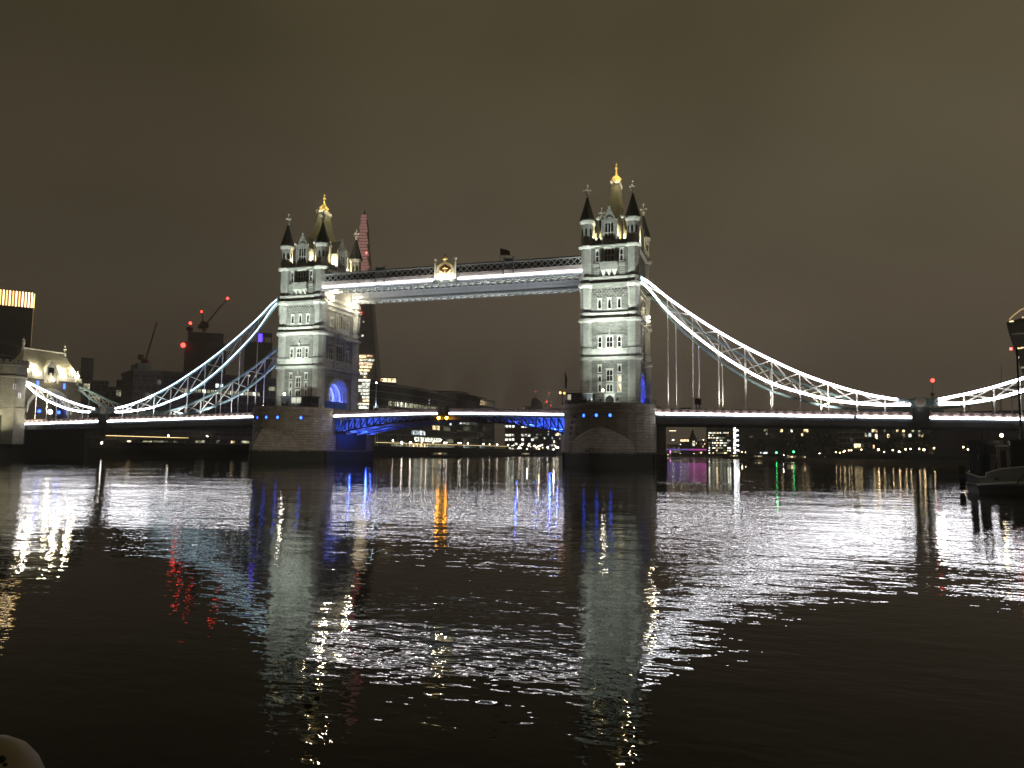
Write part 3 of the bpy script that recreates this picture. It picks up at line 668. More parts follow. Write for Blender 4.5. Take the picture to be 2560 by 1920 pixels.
# ------------------------------------------------------------------ high-level walkways
def walkway(sg, label):
    y0, y1 = (5.8, 9.5)
    def Y(v): return sg*v
    t = thing('high_walkway', (0, sg*7.6, 45.0), label, 'walkway', 'high-level walkways')
    X0, X1 = -35.1, 35.1
    fl = MB(); fl.box(X0, X1, min(Y(5.9), Y(9.4)), max(Y(5.9), Y(9.4)), 45.2, 45.45)
    for y in (5.8, 7.65, 9.5): fl.box(X0, X1, Y(y)-.18, Y(y)+.18, 44.75, 45.19)
    fl.build('floor', 'greysteel', t)
    ub = MB(); n = 36                    # lattice under the floor
    for i in range(n):
        a = X0+(X1-X0)*i/n; c = X0+(X1-X0)*(i+1)/n
        for u, v in ((5.9, 9.4), (9.4, 5.9)): ub.bar((a, Y(u), 44.86), (c, Y(v), 44.86), .16, .12)
        ub.box(a-.08, a+.08, min(Y(5.9), Y(9.4)), max(Y(5.9), Y(9.4)), 44.9, 45.05)
    ub.build('underfloor_lattice', 'whitesteel', t)
    for side, yy, out in (('outer', 9.55, 1), ('inner', 5.75, -1)):
        gl = MB(); lat = MB(); pan = MB()
        oy = lambda d: Y(yy+out*d)
        def bx(m_, a, c, d0, d1, z0, z1): m_.box(a, c, min(oy(d0), oy(d1)), max(oy(d0), oy(d1)), z0, z1)
        bx(pan, X0, X1, -.1, 0, 45.46, 47.0); bx(pan, X0, X1, -.1, .16, 46.95, 47.15)
        k = 0; a = X0+.4
        while a < X1-1.6:
            if side == 'outer' and abs(a+.75) < 3.4: a += 1.75; continue
            bx(pan, a-.08, a+.08, 0, .12, 45.46, 46.94)
            ct = (a+.9, yy*sg, 46.25)
            pan.ring((a+.9, oy(.0) if sg*out > 0 else oy(.08), 46.2), .42, .52, 'y', 0, .08, 12, 0, math.pi)
            bx(pan, a+.2, a+1.6, .0, .07, 46.1, 46.2)
            a += 1.75
        pan.build('panel_band', 'panelcream' if side == 'outer' else 'panelblue', t)
        # lattice girder
        n = 44
        for i in range(n):
            a = X0+(X1-X0)*i/n; c = X0+(X1-X0)*(i+1)/n
            lat.bar((a, oy(.02), 47.2), (c, oy(.02), 48.85), .20, .10, (0, 1, 0)); lat.bar((a, oy(.06), 48.85), (c, oy(.06), 47.2), .20, .10, (0, 1, 0))
        bx(lat, X0, X1, -.12, .12, 48.8, 49.1)
        lat.build('lattice_girder', 'latticegrey', t)
        bx(gl, X0, X1, -.35, -.3, 47.1, 48.9); gl.build('window_band', 'glass', t)
    rf = MB(); rf.ext([(Y(5.6), 49.11), (Y(9.75), 49.11), (Y(9.3), 49.45), (Y(6.0), 49.45)] if sg > 0 else [(Y(9.75), 49.11), (Y(5.6), 49.11), (Y(6.0), 49.45), (Y(9.3), 49.45)], 'x', X0, X1)
    rf.build('roof', 'darksteel', t)
    led = MB()
    for a, c in ((X0, -15.3), (-15.15, -7.2), (-7.05, -3.4), (3.4, 9.6), (9.75, 21.0), (21.1, X1)):
        led.box(a, c, min(Y(9.72), Y(9.92)), max(Y(9.72), Y(9.92)), 45.50, 45.78)
    led.build('light_strip', 'ledwarm', t)
    for xa in (-18.2, 16.4):             # framed pylons
        p = MB()
        for dx in (-1.25, 1.25): p.box(xa+dx-.14, xa+dx+.14, min(Y(9.4), Y(9.85)), max(Y(9.4), Y(9.85)), 45.5, 50.1); p.box(xa+dx-.3, xa+dx+.3, min(Y(9.3), Y(9.95)), max(Y(9.3), Y(9.95)), 50.1, 50.25)
        p.box(xa-1.1, xa+1.1, min(Y(9.5), Y(9.65)), max(Y(9.5), Y(9.65)), 47.2, 49.9)
        p.build('pylon', 'greysteel', t)
    return t
M['panelblue'] = plain('grey_blue_cast_panel', (.30, .32, .36), .5, var=.15); M['latticegrey'] = plain('grey_lattice_paint', (.34, .35, .36), .5, var=.15)
M['panelcream'] = plain('cream_painted_cast_panel', (.40, .38, .36), .5, var=.15)
wk = walkway(-1, 'near lattice walkway between the tower tops, with a line of white light along its side')
walkway(1, 'rear walkway between the tower tops, its inner side and underside seen below the front one')
M['goldcream'] = plain('cream_painted_iron_crest', (.75, .68, .45), .5, var=.1)
# crest at mid-span
cs = thing('heraldic_crest', (0, -9.8, 45.2), 'gold and white crested panel at the middle of the front walkway', 'crest')
b = MB()
b.box(-3.2, 3.2, -10.35, -9.82, 44.6, 45.5); b.build('base', 'darksteel', cs)
for sg in (-1, 1):
    b = MB(); b.box(sg*2.72-.16, sg*2.72+.16, -10.3, -9.85, 45.5, 49.6); b.box(sg*2.72-.28, sg*2.72+.28, -10.4, -9.8, 49.6, 49.75); b.box(sg*2.3-.07, sg*2.3+.07, -10.2, -9.9, 45.5, 49.2)
    b.lathe(sg*2.72, -10.05, [(49.76, .1), (50.2, .12), (50.5, .34), (50.8, .36), (50.95, .1), (51.2, .02)], 8); b.build('pillar', 'whitesteel', cs)
og = [(-2.2, 45.5), (2.2, 45.5), (2.2, 48.5), (1.95, 49.0), (1.2, 49.45), (.5, 49.7), (0, 50.3), (-.5, 49.7), (-1.2, 49.45), (-1.95, 49.0), (-2.2, 48.5)]
b = MB(); b.ext(og, 'y', -10.15, -9.95); b.build('panel', 'goldcream', cs)

b = MB()
ogo = [(-2.2, 48.45), (-1.95, 49.0), (-1.2, 49.45), (-.5, 49.7), (0, 50.3), (.5, 49.7), (1.2, 49.45), (1.95, 49.0), (2.2, 48.45)]
for p, q in zip(ogo, ogo[1:]): b.bar((p[0], -10.2, p[1]), (q[0], -10.2, q[1]), .2, .22, (0, 1, 0))
b.lathe(0, -10.1, [(50.2, .1), (50.4, .16), (50.55, .55), (50.85, .62), (51.1, .4), (51.2, .1), (51.45, .3), (51.6, .3), (51.75, .08), (51.95, .16), (52.15, .03)], 10)
b.build('gilded_ogee', 'gold', cs)
b = MB(); b.ext([(-1.35, 48.6), (-.7, 48.95), (0, 49.4), (.7, 48.95), (1.35, 48.6), (1.6, 48.1), (.75, 47.5), (0, 47.0), (-.75, 47.5), (-1.6, 48.1)], 'y', -10.22, -10.152); b.build('dark_field', 'maroon', cs)
b = MB()
for u, z, r_ in ((0, 48.5, .28), (-.5, 48.3, .2), (.5, 48.3, .2), (.05, 48.0, .22), (-.05, 47.65, .18), (-1.35, 47.9, .18), (1.35, 47.9, .18), (-1.6, 47.2, .26), (1.6, 47.2, .26), (0, 47.15, .35)): b.lathe(u, -10.26, [(z-r_, .03), (z-r_*.5, r_*.8), (z+r_*.4, r_*.7), (z+r_, .03)], 6)
b.ext([(-.3, 48.15), (.3, 48.15), (.28, 47.75), (0, 47.4), (-.28, 47.75)], 'y', -10.3, -10.222)
b.box(-.03, .03, -10.2, -10.151, 45.6, 47.0)
b.build('carved_arms', 'gold', cs)
for x in (-1.3, 1.3):
    t_ = thing('crest_lamp', (x, -11.0, 45.2), 'small lamp on a bracket under the %s half of the crest' % ('left' if x < 0 else 'right'), 'lamp', 'lamps under the crest')
    q = MB(); q.bar((x, -10.3, 44.9), (x, -11.0, 45.1), .1); q.box(x-.15, x+.15, -11.15, -10.9, 45.05, 45.2); q.build('bracket', 'black', t_)
    point(t_, (x, -11.3, 45.7), 520, (1, .95, .75), .15)
for x in (-26, -13, 0, 13, 26):  # added spots, no fixtures, to brighten the walkway sides and underside
    spot(None, (x, -13.5, 9.0), (x, -8.2, 46), 52000, (.95, 1, .92), 50, .8, .3); spot(None, (x, -5.0, 13.4), (x, 6.0, 46.3), 42000, (.98, 1, .95), 50, .8, .3)
spot(None, (125, -130, 9), (-41, -14, 6), 300000, (1, .9, .72), 16, .8, .5)  # two added spots from the unseen shore brighten the pier fronts
spot(None, (125, -130, 9), (41, -18, 5), 14000, (1, .9, .72), 18, .8, .5)
# flag on the walkway roof
ft = thing('flagpole', (13.6, -7.6, 49.45), 'thin pole with a dark flag on the right half of the walkway roof', 'flagpole')
b = MB(); b.lathe(13.6, -7.6, [(49.4, .06), (53.2, .05)], 8); b.build('pole', 'black', ft)
b = MB(); n = 8
for i in range(n):
    a = i/n; c = (i+1)/n; fy = lambda u: -7.6+.25*math.sin(u*7); zt = lambda u: 53.1-.9*u**1.3; zb = lambda u: 51.4-.3*u
    X_ = lambda u: 13.66+2.4*u
    b.loft([[(X_(a), fy(a), zb(a)), (X_(a), fy(a)+.03, zb(a)), (X_(a), fy(a)+.03, zt(a)), (X_(a), fy(a), zt(a))], [(X_(c), fy(c), zb(c)), (X_(c), fy(c)+.03, zb(c)), (X_(c), fy(c)+.03, zt(c)), (X_(c), fy(c), zt(c))]])
b.build('flag', 'redflag', ft)

# ------------------------------------------------------------------ bascule span
def deckz(x):      # light strip height along the bridge
    a = abs(x)
    if a < 30.5: return 12.27-.5*(a/30.5)**1.6
    if a < 52: return 11.85
    return 11.85-(a-52)*.0216
def lerp(tb, x):
    for (a, u), (c, v) in zip(tb, tb[1:]):
        if a <= x <= c: return u+(v-u)*(x-a)/(c-a)
    return tb[-1][1]
def parapet(b, bl, x0, x1, sg, step=1.85, cap=None):
    """cast-iron panelled parapet: b rails and posts, bl cast ornament"""
    n = max(1, round((x1-x0)/step)); y = sg*9.55
    for i in range(n):
        a = x0+(x1-x0)*i/n; c = x0+(x1-x0)*(i+1)/n; za, zc = deckz(a), deckz(c)
        b.loft([[(a, y-.1, za+1.02), (a, y+.1, za+1.02), (a, y+.1, za+1.2), (a, y-.1, za+1.2)], [(c, y-.1, zc+1.02), (c, y+.1, zc+1.02), (c, y+.1, zc+1.2), (c, y-.1, zc+1.2)]])
        b.loft([[(a, y-.04, za+.12), (a, y+.06, za+.12), (a, y+.06, za+1.03), (a, y-.04, za+1.03)], [(c, y-.04, zc+.12), (c, y+.06, zc+.12), (c, y+.06, zc+1.03), (c, y-.04, zc+1.03)]])
        b.box(a-.16, a+.16, y-.16, y+.16, za+.05, za+1.25)
        m = (a+c)/2; zm = deckz(m)
        yf = y-.07 if sg < 0 else y+.09
        for s_ in (-1, 1): bl.bar((m-.62, yf, zm+.6-.34*s_), (m+.62, yf, zm+.6+.34*s_), .09, .05, (0, 1, 0))
        bl.ring((m, yf-.02, zm+.6), .26, .36, 'y', 0, .05, 12)
        bl.bar((m-.72, yf, zm+.22), (m+.72, yf, zm+.22), .07, .05, (0, 1, 0)); bl.bar((m-.72, yf, zm+.96), (m+.72, yf, zm+.96), .07, .05, (0, 1, 0))
def ledstrip(x0, x1, sg, mat='led', parent=None, h=.40):
    b = MB(); n = 8; y = sg*9.72
    rings = []
    for i in range(n+1):
        x = x0+(x1-x0)*i/n; z = deckz(x); rings.append([(x, y-.16, z-h/2), (x, y+.03, z-h/2), (x, y+.03, z+h/2), (x, y-.16, z+h/2)])
    b.loft(rings); return b.build('light_strip', mat, parent)
M['parapetpaint'] = plain('dark_red_and_blue_parapet_paint', (.15, .11, .11), .5, var=.4, vs_=.4)
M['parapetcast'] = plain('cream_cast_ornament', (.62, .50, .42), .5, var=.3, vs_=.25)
def bascule(sg, label):
    t = thing('bascule_leaf', (sg*30.5, 0, 12), label, 'bascule', 'bascule leaves of the opening span')
    X0, X1 = (0.12, 30.4)
    top = lambda x: deckz(x)-.25
    bot = lambda x: 10.95-3.65*(x/30.5)**1.8
    d = MB(); n = 12; rings = []
    for i in range(n+1):
        x = X0+(X1-X0)*i/n; z = top(x); rings.append([(sg*x, -9.5, z), (sg*x, 9.5, z), (sg*x, 9.5, z+.25), (sg*x, -9.5, z+.25)])
    d.loft(rings); d.build('deck', 'asphalt', t)
    e = MB(); rings = []
    for i in range(n+1):
        x = X0+(X1-X0)*i/n; z = top(x); rings.append([(sg*x, -9.7, z-.55), (sg*x, -9.4, z-.55), (sg*x, -9.4, z+.55), (sg*x, -9.7, z+.55)])
    e.loft(rings)
    e.loft([[(a, -b_, c) for a, b_, c in r_] for r_ in rings]); e.build('edge_beam', 'darksteel', t)
    for y in (-8.3, -2.9, 2.9, 8.3):
        g = MB(); N_ = 17
        for i in range(N_):
            a = X0+(X1-X0)*i/N_; c = X0+(X1-X0)*(i+1)/N_
            g.bar((sg*a, y, bot(a)), (sg*c, y, bot(c)), .8, .3, (0, 1, 0) if False else (0, 0, 1))
            g.bar((sg*a, y, top(a)-.2), (sg*c, y, top(c)-.2), .5, .3)
            if top(c)-bot(c) > 1.15:
                g.bar((sg*c, y, bot(c)), (sg*c, y, top(c)-.2), .22, .22, (0, 1, 0))
                if i < N_: g.bar((sg*a, y, top(a)-.2), (sg*c, y, bot(c)), .2, .24, (0, 1, 0))
            else: g.loft([[(sg*a, y-.06, bot(a)), (sg*a, y+.06, bot(a)), (sg*a, y+.06, top(a)-.1), (sg*a, y-.06, top(a)-.1)], [(sg*c, y-.06, bot(c)), (sg*c, y+.06, bot(c)), (sg*c, y+.06, top(c)-.1), (sg*c, y-.06, top(c)-.1)]])
        g.build('girder', 'darksteel' if y == -8.3 else 'trussblue', t)  # front girder darkened in colour to look unlit against the lit inner ones
    cb = MB()
    for i in range(1, 15):
        x = 8+i*1.5
        if x < 30.2: cb.bar((sg*x, -8.3, bot(x)+.5), (sg*x, 8.3, bot(x)+.5), .22, .3)
        if i % 2 and x < 29:
            cb.bar((sg*x, -8.3, bot(x)+.3), (sg*(x+1.5), -2.9, bot(x+1.5)+.3), .18); cb.bar((sg*x, 8.3, bot(x)+.3), (sg*(x+1.5), 2.9, bot(x+1.5)+.3), .18)
    cb.build('cross_bracing', 'trussblue', t)
    for s in (-1, 1):
        p = MB(); q = MB(); a, c = (X0, X1) if sg > 0 else (-X1, -X0)
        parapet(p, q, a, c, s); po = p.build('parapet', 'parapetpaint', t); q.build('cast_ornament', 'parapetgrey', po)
    ledstrip(*((1.6, 8.9) if sg > 0 else (-8.9, -1.6)), -1, 'led', t); ledstrip(*((9.1, 30.3) if sg > 0 else (-30.3, -9.1)), -1, 'led', t)
    # blue lamps under the heel of the leaf
    for x, y, z, pw in ((27.8, -5.6, 8.6, 420), (27.8, 0, 8.4, 420), (27.8, 5.6, 8.6, 300), (22.5, -5.6, 9.6, 260), (22.5, 0, 9.6, 200), (17.5, -5.5, 10.3, 110)):
        point(t, (sg*x, y, z), pw*(2.6 if sg < 0 else 3.4), (.04, .12, 1), .2)
    point(t, (sg*25, -2.0, 6.2), 900, (.03, .08, 1), .2)
    for s in (-1,): 
        b = MB(); b.box(sg*.95-.55, sg*.95+.55, -9.95, -9.5, 11.4, 13.9); b.box(sg*.95-.65, sg*.95+.65, -10.0, -9.45, 13.9, 14.05); b.build('end_post', 'black', t)
    return t
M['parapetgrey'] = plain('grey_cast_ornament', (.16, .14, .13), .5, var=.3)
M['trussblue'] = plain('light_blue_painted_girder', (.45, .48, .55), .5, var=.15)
bascule(-1, 'left half of the low opening span, truss lit blue beside the left pier')
bascule(1, 'right half of the low opening span, truss lit blue beside the right pier')
nl = thing('navigation_light', (0, -9.95, 11.6), 'pair of glowing orange lamps hanging at the middle of the low span', 'navigation light')
b = MB(); b.box(-1.6, 1.6, -10.15, -9.98, 11.75, 11.9)
for x in (-1.05, 1.05): b.bar((x, -10.05, 11.8), (x, -10.05, 11.35), .2)
b.build('bracket', 'black', nl)
for x in (-1.05, 1.05):
    g = MB(); g.ball((x, -10.15, 11.15), .34, 10); g.build('lamp_lens', 'lamporange', nl)
point(nl, (0, -10.4, 10.6), 60, (1, .4, .05), .3)

# ------------------------------------------------------------------ side spans and suspension chains
def sidespan(sg, label):
    t = thing('side_span_deck', (sg*93, 0, 11), label, 'bridge deck', 'suspended side decks')
    X0, X1 = 51.4, 136.4; n = 16
    d = MB(); rings = []; u = MB(); ru = []
    for i in range(n+1):
        x = X0+(X1-X0)*i/n; z = deckz(x)
        rings.append([(sg*x, -9.6, z-2.3+.012*(x-52)*.6), (sg*x, 9.6, z-2.3+.012*(x-52)*.6), (sg*x, 9.6, z+.1), (sg*x, -9.6, z+.1)])
    d.loft(rings); d.build('deck', 'darkdeck', t)
    e = MB()
    for s in (-1, 1):
        r_ = []
        for i in range(n+1):
            x = X0+(X1-X0)*i/n; z = deckz(x); r_.append([(sg*x, s*9.62, z-.9), (sg*x, s*9.68, z-.9), (sg*x, s*9.68, z-.16), (sg*x, s*9.62, z-.16)])
        e.loft(r_)
    k = MB(); x = X0+1
    while x < X1: 
        for s in (-1, 1): k.box(sg*x-.08, sg*x+.08, s*9.66-.06, s*9.66+.06, deckz(x)-2.0, deckz(x)-.95)
        x += 2.78
    o_ = len(e.v); e.v += k.v; e.f += [tuple(i+o_ for i in q) for q in k.f]; e.build('fascia', 'darksteel', t)
    for s in (-1, 1):
        p = MB(); q = MB(); a, c = (X0, X1) if sg > 0 else (-X1, -X0)
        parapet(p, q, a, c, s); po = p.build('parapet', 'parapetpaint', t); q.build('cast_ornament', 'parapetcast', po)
    cuts = [(51.6, 92.4), (93.1, 103.3), (106.7, 131.2)] if sg > 0 else [(51.9, 103.9), (106.3, 134.9)]
    for a, c in cuts: ledstrip(*((a, c) if sg > 0 else (-c, -a)), -1, 'led', t, .42)
    return t
M['darkdeck'] = plain('dark_deck_steel', (.05, .048, .045), .8, var=.3)
sidespan(-1, 'suspended bridge deck left of the left tower, edged with white light')
sidespan(1, 'suspended bridge deck right of the right tower, edged with white light')
TOPL = [(47.4, 43.9), (48.6, 43.0), (54.35, 38.2), (59.85, 33.9), (65.4, 29.95), (70.95, 26.4), (76.5, 23.25), (82.1, 20.35), (87.65, 18.0), (93.2, 16.1), (98.5, 14.8), (103.2, 14.15)]
BOTL = [(47.4, 43.2), (48.6, 42.0), (54.35, 35.1), (59.85, 29.8), (65.4, 25.2), (70.95, 21.3), (76.5, 18.2), (82.1, 16.2), (87.65, 14.6), (93.2, 13.75), (98.5, 13.35), (103.2, 13.35)]
TOPS = [(106.9, 14.2), (113.0, 15.3), (118.3, 16.7), (122.9, 18.2), (126.6, 19.6), (130.9, 21.2), (135.4, 22.8)]
BOTS = [(106.9, 13.35), (113.0, 13.55), (118.3, 14.4), (122.9, 15.75), (126.6, 17.1), (130.9, 19.2), (135.4, 21.9)]
def interp(tb, n=4):
    """Catmull-Rom through the nodes"""
    o = []
    for i in range(len(tb)-1):
        p0 = tb[max(0, i-1)]; p1 = tb[i]; p2 = tb[i+1]; p3 = tb[min(len(tb)-1, i+2)]
        for k in range(n):
            u = k/n; x = p1[0]+(p2[0]-p1[0])*u
            z = .5*((2*p1[1])+(-p0[1]+p2[1])*u+(2*p0[1]-5*p1[1]+4*p2[1]-p3[1])*u*u+(-p0[1]+3*p1[1]-3*p2[1]+p3[1])*u**3)
            o.append((x, z))
    return o+[tb[-1]]
def chain(sg, ys, label, lit):
    y = ys*9.5
    t = thing('suspension_chain', (sg*105, y, 13.7), label, 'suspension chain', 'suspension chains')
    for top, bot in ((TOPL, BOTL), (TOPS, BOTS)):
        for nm, tb in (('upper_chord', top), ('lower_chord', bot)):
            b = MB(); b.path([(sg*x, y, z) for x, z in interp(tb)], .62, .52); b.build(nm, 'bluesteel', t)
        br = MB()
        for i in range(len(top)):
            x, zt = top[i]; zb = bot[i][1]
            if zt-zb > .9 and 0 < i < len(top)-1: br.bar((sg*x, y, zb), (sg*x, y, zt), .26, .22, (0, 1, 0))
            if i < len(top)-1:
                x2, zt2 = top[i+1]; zb2 = bot[i+1][1]
                if x2-x > 2 and (zt-zb > .9 or zt2-zb2 > .9):
                    br.bar((sg*x, y-.08, zb), (sg*x2, y-.08, zt2), .26, .16, (0, 1, 0)); br.bar((sg*x, y+.08, zt), (sg*x2, y+.08, zb2), .26, .16, (0, 1, 0))
        br.build('bracing', 'whitesteel', t)
    # hangers
    for tb in (BOTL, BOTS):
        for x, z in tb[2:-1] if tb is BOTL else tb[1:-1]:
            zd = deckz(x)+1.1
            if z-zd < .5: continue
            h = MB(); h.lathe(sg*x, y, [(zd, .16), (zd+.25, .16), (zd+.3, .11), (z-1.2, .11), (z-1.0, .12), (z-.45, .24), (z-.2, .26)], 8)
            if z-zd > 8: m = (z+zd)/2; h.lathe(sg*x, y, [(m-.3, .1), (m-.25, .15), (m+.25, .15), (m+.3, .1)], 8)
            h.build('hanger', 'whitesteel', t)
    # joint
    j = MB(); j.ext([(sg*-1*(103.0-105)*-1*1+sg*105*0, 0)]*0 or [(sg*102.9, 14.45), (sg*104.2, 14.75), (sg*105.8, 14.75), (sg*107.1, 14.45), (sg*107.1, 13.1), (sg*105.8, 12.85), (sg*104.2, 12.85), (sg*102.9, 13.1)], 'y', y-.42, y+.42)
    j.build('joint_plate', 'bluesteel', t)
    yo = y+ys*.55
    j = MB(); j.ring((sg*105, min(y+ys*.42, yo)), 0, 0, 'y', 0, 0) if False else None
    j.ring((sg*105, min(y+ys*.43, yo+ys*.1), 13.85), .62, 1.02, 'y', 0, abs(yo+ys*.1-y-ys*.43), 28); j.build('roundel_rim', 'whitesteel', t)
    j = MB(); j.ring((sg*105, min(y+ys*.43, y+ys*.52), 13.85), 0.02, .6, 'y', 0, .09, 24); j.build('roundel_face', 'parapetcast', t)
    k = MB(); k.box(sg*105-1.55, sg*105+1.55, min(y+ys*.1, y+ys*.6), max(y+ys*.1, y+ys*.6), deckz(105)-.8, 12.84); k.build('joint_pedestal', 'darksteel', t)
    # light strips along the outer face
    def strip(tb, x0, x1, mat, w, dz=0):
        pts = [(x, z) for x, z in interp(tb) if x0 <= x <= x1]
        b = MB(); rings = []
        for i, (x, z) in enumerate(pts):
            yy = y+ys*.40
            rings.append([(sg*x, yy-.07, z-w/2+dz), (sg*x, yy+.07, z-w/2+dz), (sg*x, yy+.07, z+w/2+dz), (sg*x, yy-.07, z+w/2+dz)])
        b.loft(rings); b.build('light_strip', mat, t)
    if lit == 'white':
        strip(TOPL, 48.5, 102, 'led', .52); strip(BOTL, 48.5, 104, 'led', .52); strip(TOPS, 107.5, 136, 'led', .5); strip(BOTS, 108, 136, 'led', .55)
    elif lit == 'blue':
        strip(TOPL, 48.5, 88, 'ledblue', .20, .06); strip(TOPL, 87, 102, 'led', .26); strip(BOTL, 48.5, 76, 'ledblue', .20, .06); strip(BOTL, 76, 88, 'ledmid', .3); strip(BOTL, 87, 102, 'led', .40); strip(TOPS, 108, 136, 'led', .34); strip(BOTS, 109, 136, 'led', .42)
    return t
M['ledmid'] = emit('soft_white_chain_light', (.85, .94, 1.0), 9)
for sg_ in (-1, 1):
    point(None, (sg_*105, -11.6, 12.6), 22, (1, .97, .92), .2)  # added light with no lamp there, whitens the joint roundels
chain(1, -1, 'front chain falling from the right tower to the right, outlined in brilliant white light', 'white')
chain(1, 1, 'rear chain right of the right tower, unlit pale blue behind the bright one', '')
chain(-1, -1, 'front chain left of the left tower, glowing pale blue', 'blue')
chain(-1, 1, 'rear chain left of the left tower, dull blue and lower in the view', '')
# added spots without fixtures brighten the chains' steel beyond the strips' own glow
for x, pw in ((-56, 500), (-66, 500), (-76, 420), (-86, 350), (-96, 250)):
    spot(None, (x, -12.2, 12.2), (x-1, -9.5, lerp([(-104, 15), (-86, 17), (-66, 28), (-48, 42)], x)), pw*7, (.72, .9, 1), 100, .8, .3)
    spot(None, (x, 12.5, 12.6), (x-1, 9.5, lerp([(-104, 15), (-86, 17), (-66, 28), (-48, 42)], x)), pw*5, (1, .95, .85), 100, .8, .3)
    spot(None, (x+1, 6.5, 12.4), (x, 9.5, lerp([(-104, 15), (-86, 17), (-66, 28), (-48, 42)], x)), pw*9, (.95, .95, .95), 100, .8, .3)
for x, pw in ((56, 500), (66, 500), (76, 400), (88, 300)):
    spot(None, (x, 6.2, 12.4), (x+1, 9.5, lerp([(48, 42), (66, 28), (86, 17), (104, 15)], x)), pw*12, (1, .93, .8), 100, .8, .3)
    spot(None, (x, -6.2, 12.4), (x+1, -9.5, lerp([(48, 42), (66, 28), (86, 17), (104, 15)], x)), pw*12, (1, .93, .8), 100, .8, .3)
    spot(None, (x, -12.2, 11.8), (x+1, -9.5, lerp([(48, 42), (66, 28), (86, 17), (104, 15)], x)), pw*12, (1, .95, .9), 100, .8, .3)

# ------------------------------------------------------------------ things standing on the piers
def lamp_post(x, y, z, h, label, heads=((0, 0),), lens='lampqw', pw=60, col=(1, .9, .7), group=None, r=.24):
    t = thing('street_lamp', (x, y, z), label, 'street lamp', group)
    b = MB(); b.lathe(x, y, [(z, .22), (z+.5, .16), (z+.6, .08), (z+h-.4, .05)], 8)
    for dx, dz in heads:
        if dx: b.bar((x, y, z+h-.7+dz), (x+dx, y, z+h-.5+dz), .06)
        b.lathe(x+dx, y, [(z+h-.5+dz, .05), (z+h-.3+dz, .12)], 8)
    b.build('post', 'black', t)
    for dx, dz in heads:
        g = MB(); g.ball((x+dx, y, z+h-.1+dz), r, 8, 1.2); g.build('lamp_globe', lens, t)
    if pw: point(t, (x+heads[0][0], y-.5, z+h-.1), pw, col, .2)
    return t
p = at(1507, 976, 'y', -15); lamp_post(p.x, -15, 13.75, p.z-13.65, 'cross-armed street lamp glowing warm in front of the right tower door', ((0, 0), ), 'lampqw', 90)
p = at(1406, 982, 'y', -14); lamp_post(p.x, -14, 13.75, p.z-13.65, 'two-armed lamp with a dim orange head at the left edge of the right pier', ((-.5, 0), (.5, -.1)), 'lampdim', 0)
p = at(711, 985, 'y', -14); lamp_post(p.x, -14, 13.75, p.z-13.65, 'bright white lamp over the cabin roof on the left pier', ((0, 0),), 'lampwhite', 120)
p = at(779, 974, 'y', -13); lamp_post(p.x, -13, 13.75, p.z-13.65, 'unlit dark lamp post right of the cabin on the left pier', ((0, 0),), 'black', 0)
def cabin(px0, px1, ytop, ybot, yy, label):
    a = at(px0, ybot, 'y', yy); c = at(px1, ybot, 'y', yy); zt = at((px0+px1)/2, ytop, 'y', yy).z; z0 = 13.75
    t = thing('control_cabin', ((a.x+c.x)/2, yy, z0), label, 'cabin')
    x0, x1 = a.x, c.x; D = 3.4; h = zt-z0
    b = MB(); b.box(x0, x1, yy, yy+D, z0, z0+h*.36)
    n = 6
    for i in range(n+1):
        x = x0+(x1-x0)*i/n; b.box(x-.07, x+.07, yy-.02, yy+.1, z0+h*.36, zt-.3)
    b.box(x0, x1, yy+D-.1, yy+D, z0+h*.36, zt-.3); b.build('wall', 'black', t)
    r_ = MB(); r_.box(x0-.35, x1+.35, yy-.35, yy+D+.3, zt-.3, zt-.12); r_.box(x0-.2, x1+.2, yy-.2, yy+D+.15, zt-.12, zt); ro = r_.build('roof', 'black', t)
    rl = MB()
    for i in range(5):
        x = x0+(x1-x0)*i/4; rl.bar((x, yy, zt), (x, yy, zt+.5), .04)
    rl.bar((x0, yy, zt+.5), (x1, yy, zt+.5), .04); rl.build('roof_rail', 'black', ro)
    for i in range(n):
        a_ = x0+(x1-x0)*i/n+.08; c_ = x0+(x1-x0)*(i+1)/n-.08
        w = MB(); w.box(a_, c_, yy+.05, yy+.08, z0+h*.38, zt-.34); w.build('window', 'cabinlit' if i in LITC else 'glass', t)
    return t
M['cabinlit'] = emit('dim_cabin_window', (1, .95, .7), .5, False)
LITC = (2, 3)
cabin(702, 778, 990, 1018, -15.5, 'dark flat-roofed cabin with lit windows in front of the left tower')
LITC = (0,)
cabin(1418, 1480, 982, 1010, -16.5, 'dark flat-roofed cabin at the left end of the right pier')
p = at(1412, 1010, 'y', -16); q = at(1412, 914, 'y', -16)
t = thing('flagpole', (p.x, -16, 13.75), 'slim pole with a limp dark flag at the left edge of the right pier', 'flagpole')
b = MB(); b.lathe(p.x, -16, [(13.75, .08), (q.z, .03)], 8); b.build('pole', 'whitesteel', t)
b = MB(); b.loft([[(p.x+.05, -16, q.z-1.2), (p.x+.55, -16.1, q.z-3.0), (p.x+.4, -16, q.z-5.5), (p.x+.05, -16, q.z-5.0)], [(p.x+.05, -15.95, q.z-1.2), (p.x+.5, -15.9, q.z-3.0), (p.x+.35, -15.9, q.z-5.5), (p.x+.05, -15.95, q.z-5.0)]]); b.build('flag', 'black', t)
